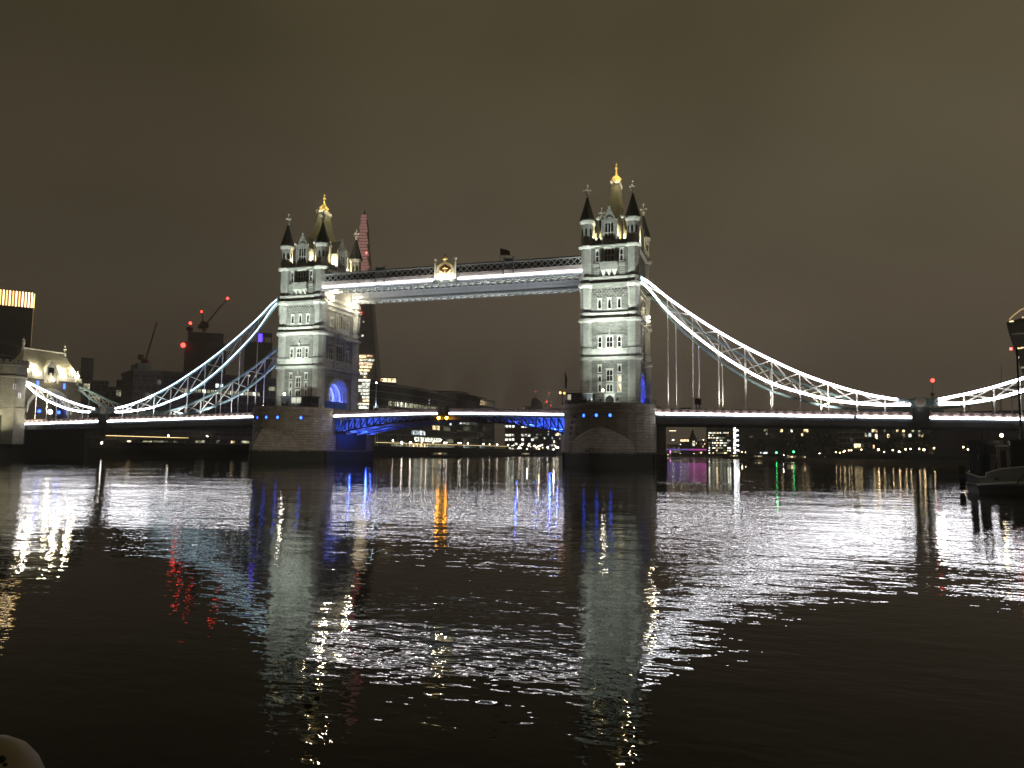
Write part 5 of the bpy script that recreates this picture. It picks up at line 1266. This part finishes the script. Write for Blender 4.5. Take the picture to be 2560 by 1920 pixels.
t, w, h = block('blue_topped_tower', 'dark tower with violet-blue light on its roof, between chain and left tower', 'skyscraper', 602, 672, 856, 1000, 40, 5, floors=26, cols=8, mat='tower_dark', lit=[(1, 17, 'winwhite', 1), (3, 17, 'winwarm', 1), (1, 16, 'winwhite', 1), (2, 16, 'winwarm', 2)])
local_box(w*.45, w*.62, 6, 20, h+.92, h+13).build('roof_sign', 'bluesign', t, local=True); local_box(w*.42, w*.98, 2, 38, h+12, h+13).build('roof_canopy', 'tower_dark', t, local=True)
b = MB()
for u in (.44, .7, .96): b.box(w*u-.5, w*u+.5, 4, 5, h+.92, h+11.99)
b.build('canopy_post', 'tower_dark', t, local=True)
# --- right: curved top-heavy skyscraper at the edge
a = far(2562, 1110, 930); a.z = 4
t = thing('flared_skyscraper', a, 'dark top-heavy skyscraper cut by the right edge of the picture, with lit sky lobby', 'skyscraper'); t.rotation_euler = (0, 0, math.atan2(far(2600, 1110, 930).y-far(2540, 1110, 930).y, far(2600, 1110, 930).x-far(2540, 1110, 930).x))
def zz(y): return topz(2545, y, 930)-4
prof = [(1060, 12), (1010, 8), (960, 4), (900, -2), (860, -6), (820, -9.5), (805, -10.5)]
b = MB(); b.loft([[(u, -6, zz(y)), (60, -6, zz(y)), (60, 30, zz(y)), (u, 30, zz(y))] for y, u in prof]); b.build('wall', 'shardglass2', t, local=True)
b = MB()
rr = [(-10.4, zz(806)), (-8, zz(800)), (-4, zz(790)), (2, zz(778)), (10, zz(770)), (25, zz(764)), (60, zz(760))]
b.loft([[(u, -6, z-9 if i else z-.4) for i, (u, z) in enumerate(rr)][::1]+[(60, -6, zz(806))], [(u, 30, z-9 if i else z-.4) for i, (u, z) in enumerate(rr)]+[(60, 30, zz(806))]])
b.build('curved_roof', 'shardglass2', t, local=True)
b = MB()
for p_, q_ in zip(rr[1:], rr[2:]): b.bar((p_[0], -6.5, p_[1]), (q_[0], -6.5, q_[1]), 1.0, 1.2, (0, 1, 0))
b.build('roof_light_line', 'goldled3', t, local=True)
for (u0, u1, y, mt) in ((-8, -4, 806, 'winwarm'), (3, 9, 799, 'winwarm'), (-2, 20, 874, 'winwarm'), (-3.5, -2.6, 885, 'winwhite'), (-1.8, -1, 897, 'winwhite'), (0, 20, 923, 'windim'), (-6, 6, 838, 'windim2')):
    local_box(u0, u1, -6.4, -6.1, zz(y), zz(y)+(1.6 if u1-u0 > 2 else 1.8)).build('lit_floor', mt, t, local=True)
b = MB(); b.ball((-7.6, -7, zz(873)), 1.4, 8); b.build('warning_lamp', 'lampred2', t, local=True)
crane(2331, 1040, 700, 985, (2331.5, 952), [(2331.5, 951, 2.1)], 'crane whose brilliant red lamp hangs in the sky above the right chain joint', th=.55)
crane(2502, 1040, 800, 960, (2504, 915), [], 'faint dark crane mast near the right edge of the sky', th=.55)

# --- buildings seen under the right side span
a, an, w = frame_at(1650, 1835, 1150, 2)
t = thing('far_bridge', a, 'distant low river bridge lit pink and violet, seen under the right side span', 'bridge'); t.rotation_euler = (0, 0, an)
z0 = topz(1720, 1127, 1150)-2; z1 = topz(1720, 1121.5, 1150)-2
local_box(0, w, 0, 12, z0+.6, z1).build('deck', 'concrete', t, local=True)
for i in range(10):
    u0 = w*i/10; u1 = w*(i+1)/10; local_box(u0, u1, -.3, -.05, z0+.7, z1-.3).build('light_band', 'violet' if i < 4 else 'pink', t, local=True)
for u in (.12, .45, .8): local_box(w*u-3, w*u+3, 1, 11, -3, z0+.59).build('pier', 'concrete', t, local=True)
local_box(w*.13, w*.135+1.5, .3, .8, 0, z0+.5).build('pier_light', 'pinkbright', t, local=True)
block('long_low_building', 'long pale far building with arched lights above the pink bridge', 'building', 1668, 1730, 1112, 1500, 30, 4, floors=2, cols=16, lit=[(c, 0, 'windim', 1, .6) for c in range(0, 16, 1)]+[(c, 1, 'windim', 1, .3) for c in range(1, 16, 3)])
block('lit_top_building', 'small far building with a warm lit top left of the church spire', 'building', 1700, 1723, 1098, 1400, 20, 4, floors=5, cols=4, lit=[(0, 4, 'winwarm', 4, .7)])
a = far(1732, 1110, 1250); a.z = 4; hh = topz(1732, 1071, 1250)-4; hw = 4.4
t = thing('church_spire', a, 'dark church tower with a pointed spire and one lit window, far under the side span', 'church'); t.rotation_euler = (0, 0, YAW)
b = MB(); b.lathe(0, 0, [(0, 5.2), (hh*.56, 5.2), (hh*.57, 6), (hh*.6, 6)], 4); b.build('tower', 'facade2', t, local=True)
b = MB(); b.lathe(0, 0, [(hh*.6, 5.4), (hh*.72, 3.3), (hh*.74, 3.3), (hh, .1)], 8); b.build('spire', 'tower_dark', t, local=True)
local_box(-1.8, 1.8, -5.6, -5.25, hh*.3, hh*.5).build('window', 'winwhite', t, local=True)
block('dark_hall', 'low dark building with a few lights right of the church spire', 'building', 1738, 1772, 1105, 1150, 30, 3.3, floors=4, cols=8, lit=rnd(8, 4, 7, ['winwarm', 'windim'], 5))
block('lit_office', 'office whose floors are mostly lit, left of the bright white stair column', 'office block', 1766, 1832, 1066, 820, 30, 3.3, floors=11, cols=14,
      lit=[(c, f_, random.Random(c*31+f_).choice(['winwhite', 'winwhite', 'windim', 'winwarm']), random.Random(c+f_).choice((1, 2)), .45) for f_ in range(0, 9) for c in range(1, 13, 2) if random.Random(c*7+f_*3).random() < .68], bands='slabgrey')
block('stair_tower_block', 'narrow column of very bright white lights between two offices, under the side span', 'building', 1833, 1848, 1060, 815, 20, 3.3, floors=12, cols=2, lit=[(0, f_, 'winbright', 2 if f_ % 2 else 1, .6) for f_ in range(12)])
block('grey_panel_block', 'plain pale grey block right of the bright white stair column', 'building', 1848, 1864, 1062, 812, 20, 3.3, floors=4, cols=2, mat='concrete')
block('dark_office', 'dark banded office with a few cold lights, right of the plain grey block', 'office block', 1864, 1925, 1064, 700, 30, 3.3, floors=9, cols=12, lit=[(7, 0, 'wincold', 4, .5), (4, 2, 'windim2', 3), (9, 7, 'windim', 2), (10, 6, 'windim'), (2, 5, 'windim2', 2)], bands='slabdim')
block('dark_office', 'dark block with two bright upper windows, middle of the far right bank', 'office block', 1920, 2035, 1050, 560, 26, 3.3, floors=8, cols=18, lit=[(0, 6, 'windim', 1), (2, 6, 'windim', 1), (5, 5, 'winwarm', 1), (13, 6, 'winwarm', 1), (14, 5, 'winwarm', 2), (13, 4, 'winwarm', 1), (11, 6, 'windim', 2), (9, 5, 'winwhite', 1), (10, 3, 'windim2', 1), (15, 7, 'windim', 2)])
block('dark_office', 'plain unlit block left of the pale gridded building', 'office block', 2030, 2104, 1045, 430, 26, 3.3, floors=6, cols=8, lit=[(6, 5, 'windim2', 1)])
block('gridded_building', 'pale gridded building with few lights, left of the yellow windows on the right bank', 'building', 2098, 2180, 1052, 350, 20, 3.3, floors=6, cols=9, bands='slabgrey', mat='facade',
      lit=[(2, 5, 'winwarm', 1), (4, 4, 'windim2', 1), (6, 5, 'windim', 1), (8, 5, 'wincold', 1), (4, 1, 'winwarm', 2, .7), (7, 3, 'windim', 1), (8, 3, 'wincold', 1), (6, 1, 'windim2', 1), (3, 2, 'windim2', 1)])
block('hotel', 'dark riverside hotel with many yellow lit windows, left of the moored vessel', 'hotel', 2180, 2335, 1042, 330, 20, 3.3, floors=7, cols=20,
      lit=[(0, 5, 'winwarm', 1), (1, 5, 'winwarm', 1), (0, 4, 'winwarm', 2, .8), (1, 3, 'winwarm', 1), (1, 2, 'winwarm', 1, .9), (0, 1, 'winwarm', 1), (3, 6, 'winwarm', 1), (4, 5, 'winwarm', 1, .8), (4, 4, 'windim', 1), (5, 3, 'winwarm', 1), (5, 6, 'windim', 1), (7, 6, 'winwarm', 1), (8, 5, 'winwarm', 1, .8), (8, 4, 'winwarm', 1), (7, 3, 'windim', 1), (10, 6, 'winwhite', 1), (10, 4, 'winwarm', 1), (10, 3, 'winwarm', 1), (12, 5, 'windim', 1), (12, 3, 'winwhite', 1), (13, 5, 'winwarm', 1), (13, 4, 'windim', 1), (15, 5, 'winwhite', 1), (15, 4, 'windim', 1), (16, 3, 'winwarm', 1), (15, 3, 'windim', 1), (18, 5, 'winwhite', 1), (11, 5, 'windim', 1)])
block('plain_riverside_wall', 'plain brown riverside building right of the hotel, behind the moored vessel', 'building', 2335, 2620, 1035, 265, 16, 3.3, floors=4, cols=10, mat='brickdark', lit=[])
block('quay_arcade', 'low dim arcade behind the left yellow line of light, under the left deck', 'building', 262, 470, 1100, 300, 8, 5.2, floors=1, cols=16, lit=[(1, 0, 'windim', 1, .5), (4, 0, 'winwarm', 1, .4), (7, 0, 'windim', 2, .5), (9, 0, 'windim', 3, .6), (13, 0, 'windim', 1, .6)])
block('quay_arcade', 'low dim shop row nearer the left pier, behind the yellow line of light', 'building', 474, 625, 1098, 310, 8, 5.2, floors=1, cols=12, lit=[(1, 0, 'windim', 2, .5), (5, 0, 'windim', 1, .6), (8, 0, 'winwarm', 1, .5), (10, 0, 'windim', 2, .5)])
# dark trees on the banks
def tree(px, dist, h, r_, label, zb=3.3, seed=0, squash=1.0):
    p = far(px, 1120, dist); t = thing('tree', (p.x, p.y, zb), label, 'tree', 'dark trees along the far bank')
    b = MB(); b.lathe(p.x, p.y, [(zb, .4), (zb+h*.3, .28), (zb+h*.7, .1)], 7)
    g = random.Random(seed)
    for k in range(6):
        an = g.uniform(0, 6.28); b.bar((p.x, p.y, zb+h*g.uniform(.2, .4)), (p.x+r_*.6*math.cos(an), p.y+r_*.6*math.sin(an), zb+h*g.uniform(.55, .8)), .16)
    b.build('trunk', 'bark', t)
    c = MB()
    cl = [(g.gauss(0, r_*.45), g.gauss(0, r_*.45), h*g.uniform(.38, .92), g.uniform(.3, .5)*r_) for _ in range(11)]
    for k in range(650):
        cx, cy_, cz, cr_ = g.choice(cl); v = Vector((g.gauss(0, 1), g.gauss(0, 1), g.gauss(0, .8))).normalized()*cr_*g.uniform(.5, 1.05)
        q = Vector((p.x+cx, p.y+cy_, zb+cz*squash))+v; s_ = g.uniform(.22, .5); u = Vector((g.gauss(0, 1), g.gauss(0, 1), g.gauss(0, 1))).normalized()*s_; w_ = u.cross(v).normalized()*s_
        c.add([tuple(q-u), tuple(q+w_), tuple(q+u), tuple(q-w_)], [(0, 1, 2, 3)])
    c.build('crown', 'leaf', t)
for i, (px, d, h, r_) in enumerate(((2195, 300, 5.5, 3), (2240, 290, 6, 4), (2290, 280, 5.5, 4), (2330, 270, 6, 4), (1905, 520, 9, 6), (1950, 500, 10, 7), (2000, 470, 10, 7), (2060, 400, 11, 7))):
    tree(px, d, h, r_, ['small tree left of the hotel front, among the quay lamps', 'broad tree in front of the hotel', 'tree under the middle of the hotel windows', 'tree at the right end of the hotel', 'tree right of the dark banded office', 'tree near the green lamp on the far right bank', 'tree behind the moored boats on the far right bank', 'large dark tree left of the pale gridded building'][i], seed=i)

# ------------------------------------------------------------------ quays, lamps, boats
b = MB(); b.box(-138.6, -137.4, 16.5, 640, -1.5, 5.6); b.box(-138.8, -137.2, 16.5, 640, 5.61, 6.0)
tag(b.build('quay_wall', 'quay'), 'long dark quay wall along the left bank under the bridge', 'quay wall')
b = MB()
for y0, y1 in ((-400, -19), ): b.box(-138.6, -137.4, y0, y1, -1.5, 5.6)
tag(b.build('quay_wall', 'quay'), 'dark quay wall left of the gatehouse block at the left edge', 'quay wall')
b = MB(); pts = [(x+8, y) for x, y in NB]; 
for (x0, y0), (x1, y1) in zip(pts, pts[1:]): b.loft([[(x0-.5, y0, -1), (x0+.5, y0, -1), (x0+.5, y0, 3.6), (x0-.5, y0, 3.6)], [(x1-.5, y1, -1), (x1+.5, y1, -1), (x1+.5, y1, 3.6), (x1-.5, y1, 3.6)]])
tag(b.build('embankment_wall', 'quay'), 'dark embankment wall curving along the right bank under the side span', 'embankment wall')
# string light and lamps along the south quay
def stringlight(y0, y1, z0, z1, label):
    t = thing('string_light', (-137.9, y0, 6), label, 'string light', 'string lights on the south quay')
    b = MB(); b.bar((-137.9, y0, z0), (-137.9, y1, z1), .10, .16); b.build('light_cord', 'string', t)
    b = MB(); n = max(2, int((y1-y0)/22))
    for i in range(n+1): y = y0+(y1-y0)*i/n; b.bar((-138.05, y, 6.0), (-138.05, y, z0+(z1-z0)*i/n+.1), .12)
    b.build('post', 'black', t)
stringlight(23.9, 97, 7.4, 7.35, 'straight yellow line of light along the quay left of the left pier')
stringlight(219, 468, 8.1, 8.3, 'long straight yellow line of light along the quay below the glass offices')
def quaylamp(px, py, x=None, dist=None, mat='lampq', r_=.3, zb=5.2, label='', group=None):
    p = at(px, py, 'x', x) if x is not None else far(px, py, dist)
    if x is None: zb = min(3.6, p.z-.6)
    t = thing('quay_lamp', (p.x, p.y, zb), label, 'street lamp', group)
    b = MB(); b.lathe(p.x, p.y, [(zb, .14), (zb+.5, .07), (p.z-r_, .05)], 6); b.build('post', 'black', t)
    g = MB(); g.ball((p.x, p.y, p.z), r_, 8); g.build('lamp_globe', mat, t); return t
for px, py, r_, lb_ in ((253, 1107, .42, 'brightest white lamp on a low quay, left of the yellow string light'), (421, 1089.5, .28, 'white lamp above the middle of the left yellow string light'), (518, 1091, .28, 'white lamp above the yellow string light nearer the left pier'), (608, 1086, .14, 'tiny white lamp at the left edge of the left pier')):
    quaylamp(px, py, x=-137.6, mat='lampqw', r_=r_, label=lb_)
for i, (x, y, r_) in enumerate(((598, 748, .34), (680, 768, .6), (760, 768, .6), (865, 762, .38), (905, 748, .5), (970, 765, .36), (1072, 768, .38), (1092, 768, .38), (1205, 770, .42), (1222, 770, .38), (1290, 775, .4), (1432, 780, .42), (1490, 783, .3), (1560, 785, .45), (1660, 790, .48), (1043, 740, .25))):
    quaylamp(820+x/3.687, 900+y/3.687-1.5, x=-138.9, mat='lampqw' if i not in (3, 5) else 'lampq', r_=r_, label='quay lamp glowing over the yellow string light below the glass offices', group='lamps along the south quay')
g = random.Random(21)
for i in range(26):
    px = 1278+g.uniform(0, 118); py = 1112+g.uniform(0, 12)
    quaylamp(px, py, dist=700+g.uniform(-40, 60), mat=g.choice(['lampqw', 'lampq', 'lampqw']), r_=g.uniform(.16, .42), label='small bright lamp on the crowded far quay just left of the right pier', group='lamps on the far quay')
RL = [(1213, 352, 0), (1240, 355, 0), (1265, 350, 0), (1273, 342, 0), (1300, 340, 0), (1317, 340, 0), (1385, 335, 0), (1500, 335, 2), (1538, 352, 0), (1597, 338, 1), (1638, 348, 1), (1683, 333, 1), (1717, 330, 1), (1775, 330, 1), (1807, 335, 2), (1875, 325, 1), (2072, 318, 1), (2104, 333, 1), (1645, 350, 0)]
for x, y, k in RL:
    px = 1640+x/2.6976; py = 1000+y/2.6976; d = 250+ (2460-px)*.12
    quaylamp(px, py, dist=d, mat='lampq', r_=(.17, .21, .33)[k], label='warm lamp along the right bank below the hotel and gridded building' if px < 2390 else 'warm lamp on the bank just left of the moored vessel', group='warm lamps along the right bank' if px < 2390 else 'warm lamps beside the vessel')
for x, y, w_ in ((1103, 362, .3), (1020, 370, .25), (1043, 372, .2), (1058, 374, .2), (985, 368, .3), (965, 382, .2), (890, 375, .2), (860, 372, .22), (1080, 378, .15), (1120, 376, .15), (1150, 372, .15), (1180, 368, .15), (995, 385, .4), (1008, 390, .3), (940, 378, .2)):
    quaylamp(1640+x/2.6976, 1000+y/2.6976, dist=430, mat='lampqw', r_=w_, label='small white lamp among the boats moored on the far right bank', group='white lamps by the moored boats')
for x, y, w_ in ((580, 350, .35), (605, 352, .35), (625, 345, .4), (640, 350, .4), (660, 348, .45), (690, 350, .4), (745, 350, .4), (715, 352, .25), (560, 345, .2)):
    quaylamp(1640+x/2.6976, 1000+y/2.6976, dist=720, mat='lampq', r_=w_, label='warm lamp on the landing stage right of the pink bridge', group='lamps on the landing stage')
for x, y, w_ in ((115, 270, .6), (165, 362, .35), (205, 365, .35), (255, 362, .3), (290, 365, .3), (370, 365, .35), (440, 365, .4), (165, 300, .3), (320, 268, .3), (350, 268, .4), (60, 268, .3)):
    quaylamp(1640+x/2.6976, 1000+y/2.6976, dist=1080, mat='lampqw' if x != 350 else 'lampred', r_=w_*1.3, label='tiny distant lamp around the pink bridge', group='distant lamps by the pink bridge')
for x, y in ((812, 355), (928, 350)): quaylamp(1640+x/2.6976, 1000+y/2.6976, dist=430, mat='lampgreen', r_=.38, label='%s green navigation lamp on the far right bank' % ('left' if x < 900 else 'right'))
# steel mast left of the glass offices
p = at(941, 957, 'x', -150); t = thing('steel_mast', (-150, p.y, 5.2), 'tall pale steel mast with lamps just right of the left tower', 'mast')
b = MB(); b.bar((-150, p.y, 5.2), (-150, p.y, p.z), .5); 
for dz, l_ in ((6, 7), (3, 4), (13, 3)): b.bar((-150, p.y-l_*.7, p.z-12-dz), (-150, p.y+l_, p.z-12-dz), .35)
for dy in (-3.2, 3.0): b.bar((-150, p.y+dy, 5.2), (-150, p.y+dy*.9, p.z-14), .3)
b.build('mast', 'whitesteel', t); g = MB(); g.ball((-150, p.y, p.z), .45, 8); g.build('lamp_lens', 'lampcold', t); point(t, (-149, p.y-1, p.z-14), 600, (.6, .85, 1), .4)
# lamp gantry under the right side span
p = far(1673, 1077, 620); t = thing('gantry_lamp', (p.x, p.y, 3), 'thin post with a long glowing arm just right of the right pier', 'street lamp')
q = far(1690, 1077, 620); b = MB(); b.bar((p.x, p.y, .0), (p.x, p.y, p.z), .35); b.build('post', 'goldpost', t); b = MB(); b.bar((p.x, p.y, p.z), (q.x, q.y, q.z), .45); b.build('lamp_arm', 'winbright2', t)
# boats moored below the quays
def boat(px, py, dist, l, label, cab=.4, lights=3, h=2.2, an=None, hullm='hull'):
    p = far(px, py, dist); a_ = YAW if an is None else an; t = thing('moored_boat', (p.x, p.y, 0), label, 'boat', None); t.rotation_euler = (0, 0, a_)
    b = MB(); n = 10; rings = []
    for z, k in ((-.4, .86), (.3, .96), (h*.5, 1.0)):
        r_ = []
        for i in range(n+1):
            u = i/n; r_.append((-l/2*k+l*k*u, -1.9*k*math.sqrt(max(.02, 1-(max(0, u-.6)/.4)**2)), z+(.5*max(0, u-.6) if z > 0 else 0)))
        for i in range(n, -1, -1):
            u = i/n; r_.append((-l/2*k+l*k*u, 1.9*k*math.sqrt(max(.02, 1-(max(0, u-.6)/.4)**2)), z+(.5*max(0, u-.6) if z > 0 else 0)))
        rings.append(r_)
    b.loft(rings); b.build('hull', hullm, t, local=True)
    b = MB(); b.rects(-l*.1, 0, [(h*.5, l*cab*.5, 1.4), (h*1.2, l*cab*.46, 1.3)]); b.rects(-l*.1, 0, [(h*1.2+.01, l*cab*.5, 1.5), (h*1.28, l*cab*.5, 1.5)]); b.bar((-l*.1, 0, h*1.28), (-l*.1, 0, h*2.1), .12); b.build('cabin', 'hullgrey', t, local=True)
    for i in range(lights):
        x = -l*.1-l*cab*.4+l*cab*.8*(i+.2)/lights; local_box(x, x+l*cab*.18, -1.44, -1.40, h*.75, h*1.05).build('window', 'winwarm' if i % 2 else 'windim', t, local=True)
for args in ((1985, 1146, 400, 16, 'boat with lit cabin below the green lamps on the right bank'), (2016, 1150, 380, 12, 'white-lit small boat right of the green lamps'), (1840, 1144, 600, 20, 'long dark boat right of the pink bridge reflections'), (1900, 1147, 500, 15, 'dark boat midway between the pink bridge and green lamps'),
             (1110, 1142, 420, 22, 'dark low boat moored below the glass offices, middle of the low span'), (1320, 1143, 620, 18, 'small lit boat on the river left of the right pier'), (1674, 1141, 980, 22, 'tiny pale boat under the pink bridge beside the right pier')):
    boat(*args)
# ------------------------------------------------------------------ moored vessel at the right
dirv = Vector((rt.x, rt.y, 0)); ang = YAW-.548
p = at(2452, 1238, 'z', 0); D0 = 70.0
p = far(2452, 1200, 70); P0 = Vector((p.x, p.y, 0))
v = thing('moored_vessel', P0, 'grey and black work vessel moored at the right edge, with wheelhouse and dark deck frame', 'boat'); v.rotation_euler = (0, 0, ang)
def pxv(px, py): q = far(px, py, 70); d = q-P0; return d.x*math.cos(ang)+d.y*math.sin(ang), q.z     # along-hull distance and height seen at a column
def gz(py, px=2480): return pxv(px, py)[1]
b = MB()
stern = [(-.2, 0), (14, -.2), (15.5, 2.4), (14, 5.2), (0, 5), (-1.0, 2.5)]
b.loft([[(x*.97+.2, y, -.5) for x, y in stern], [(x, y, .35) for x, y in stern], [(x-.15, y, gz(1212)) for x, y in stern]]); b.build('hull', 'hull', v, local=True)
b = MB()
zl = gz(1212)
top = [(-.95, 2.5, gz(1186)), (-.15, 0, gz(1194)), (.35, -.02, gz(1194)), (.36, -.02, gz(1184)), (1.3, -.05, gz(1173)), (3.0, -.08, gz(1166)), (8, -.12, gz(1160)), (14, -.2, gz(1158))]
for q, r_ in zip(top, top[1:]):
    b.loft([[(q[0], q[1], zl), (q[0]+.0, q[1]+.09, zl), (q[0], q[1]+.09, q[2]), (q[0], q[1], q[2])], [(r_[0], r_[1], zl), (r_[0], r_[1]+.09, zl), (r_[0], r_[1]+.09, r_[2]), (r_[0], r_[1], r_[2])]])
b.build('bulwark', 'hullgrey', v, local=True)
b = MB()
for q, r_ in zip(top, top[1:]): b.bar((q[0], q[1]-.02, q[2]+.04), (r_[0], r_[1]-.02, r_[2]+.04), .14, .09)
b.bar((-1.0, 2.5, zl), (-.2, -.05, zl), .16); b.bar((-.2, -.06, zl), (2.0, -.1, zl+.22), .14); b.bar((2.0, -.1, zl+.22), (14, -.25, zl+.3), .14)
b.build('rubbing_strake', 'palewhite', v, local=True)
local_box(.2, 13.8, .3, 5, zl-.1, zl+.02).build('deck', 'hullred', v, local=True)
b = MB(); zr = gz(1160)
for i in range(9): b.bar((-.6+i*.3, 3.2, zl), (-.6+i*.3, 3.2, zr), .04)
b.bar((-.7, 3.2, zr), (2.0, 3.2, zr), .05); b.bar((-.7, 3.2, (zr+zl)/2+.2), (2.0, 3.2, (zr+zl)/2+.2), .05); b.build('railing', 'redrail', v, local=True)
b = MB(); zf = gz(1099)
for x in (-.75, -.1, 1.35): b.box(x, x+.2, 2.6, 2.9, zl, zf)
b.box(-.8, 1.6, 2.6, 2.9, zf-.3, zf); b.bar((.9, 2.75, zl+.6), (1.5, 2.75, zf-.4), .16); b.box(-.7, -.2, 2.7, 2.8, zl+.7, zf-.3); b.box(-.1, .6, 2.85, 2.9, zl+.5, zf-.2); b.box(-.8, 1.6, 2.65, 2.85, zl, zl+.85)
for x in (.22, .62): b.bar((x, 2.6, zl+.2), (x, 2.6, gz(1074)), .12)
b.build('deck_frame', 'bluedark', v, local=True)
x0 = pxv(2494, 1140)[0]; x1 = pxv(2524, 1140)[0]; zt = gz(1116)
b = MB(); b.box(x0, x1, 1.2, 4.4, zl+.02, zt); b.box(x0-.08, x1+.08, 1.1, 4.5, zt+.001, zt+.12); b.box(x0-.03, x0+.06, 1.15, 1.3, zl+.2, zt-.02); b.build('wheelhouse', 'hullgrey2', v, local=True)
local_box(x0+.2, x1-.2, 1.16, 1.19, zl+.6, zt-.25).build('window', 'glass', v, local=True)
local_box(x0+.22, x0+.5, 1.12, 1.155, zl+.62, zl+.95).build('lit_corner', 'windim', v, local=True)
b = MB(); b.box(x1+.1, 9, 1.0, 4.6, zl+.02, gz(1104, 2545)); b.box(x1+.05, 9.2, .9, 4.7, gz(1104, 2545)+.001, gz(1100, 2545)); b.build('deckhouse', 'hull', v, local=True)
b = MB(); xm = pxv(2556, 1100)[0]; b.lathe(xm, 2.0, [(zl, .09), (gz(860, 2548), .06)], 8)
zl2 = gz(1072, 2510); xl = pxv(2505, 1080)[0]
b.bar((xm, 2, zl2+.25), (xl+.5, 2, zl2+.25), .05); b.bar((xl+.5, 2, zl2+.25), (xl, 2, zl2-.05), .05); b.bar((xm, 2, zl2-.7), (xl+.8, 2, zl2-1.0), .07)
b.bar((xm-.6, 2, gz(962, 2548)), (xm+.6, 2, gz(962, 2548)), .08); b.bar((xm-.4, 2, gz(990, 2548)), (xm+.5, 2, gz(975, 2548)), .06)
b.build('mast', 'black', v, local=True)
b = MB(); b.bar((3.4, -.2, gz(1168)), (2.6, -.3, gz(1190)), .05); b.bar((2.6, -.3, gz(1190)), (2.3, -.2, gz(1208)), .05); b.build('mooring_rope', 'black', v, local=True)
for x_ in (1.0, 5.2):
    b = MB(); b.ring((x_, -.26, gz(1196)), .06, .1, 'y', 0, .12, 12); b.build('hawse_pipe', 'black', v, local=True)
g = MB(); g.ball((xl, 2, gz(1087, 2505)), .13, 10); g.build('lamp_globe', 'lampq', v, local=True)
pl = point(v, P0, 14, (1, .88, .6), .15); pl.location = (xl, .9, gz(1092))
pl = point(v, P0, 110, (1, .97, .92), .3); pl.location = (-2.5, -6.5, gz(1150))  # added light off the hull, brightens the bulwark
# tyre fender at the corner
tf = thing('tyre_fender', P0, 'black tyre fender at the left end of the moored vessel', 'fender'); tf.rotation_euler = (0, 0, ang)
b = MB()
for i in range(16):
    a0 = 2*math.pi*i/16; a1 = 2*math.pi*(i+1)/16; c0 = Vector((-1.25, 1.6, 1.15)); b.bar(c0+Vector((.0, .55*math.cos(a0), .75*math.sin(a0))), c0+Vector((0, .55*math.cos(a1), .75*math.sin(a1))), .42)
b.build('tyre', 'black', tf, local=True)
# ------------------------------------------------------------------ pale bollard cap in the near left corner
p = far(-46, 1972, 4.9)
t = thing('mooring_post', (p.x, p.y, -1), 'round cream cap of a mooring post in the bottom left corner', 'mooring post')
zt = p.z
b = MB(); b.lathe(p.x, p.y, [(-1.5, .2), (zt-.25, .2)], 24); b.build('post', 'black', t, smooth=False)
b = MB(); pr = [(zt-.25, .30), (zt-.22, .315), (zt-.1, .31), (zt+.02, .285), (zt+.11, .245), (zt+.18, .19), (zt+.225, .12), (zt+.245, .04), (zt+.246, .002)]
b.lathe(p.x, p.y, pr, 48, ap=False); b.build('cap', 'cream', t, smooth=True)
b = MB()
for (qx, qy) in ((3, 1898), (9, 1914)):
    q = far(qx, qy, 4.73); b.ball((q.x, q.y, q.z), .022, 10, .8)
b.build('bolt_recess', 'black', t)

# ------------------------------------------------------------------ night mist over the river
hz = bpy.data.materials.new('mist'); hz.use_nodes = True; nn = hz.node_tree.nodes; nn.remove(nn['Principled BSDF'])
pv = nn.new('ShaderNodeVolumePrincipled'); pv.inputs['Color'].default_value = (.9, .86, .8, 1); pv.inputs['Density'].default_value = HAZE; pv.inputs['Anisotropy'].default_value = .3
hz.node_tree.links.new(pv.outputs[0], nn['Material Output'].inputs['Volume']); M['mist'] = hz
if HAZE: tag(MB().box(-3050, 3050, -1050, 3450, -3, 345).build('haze', 'mist'), None, None, None, 'stuff')
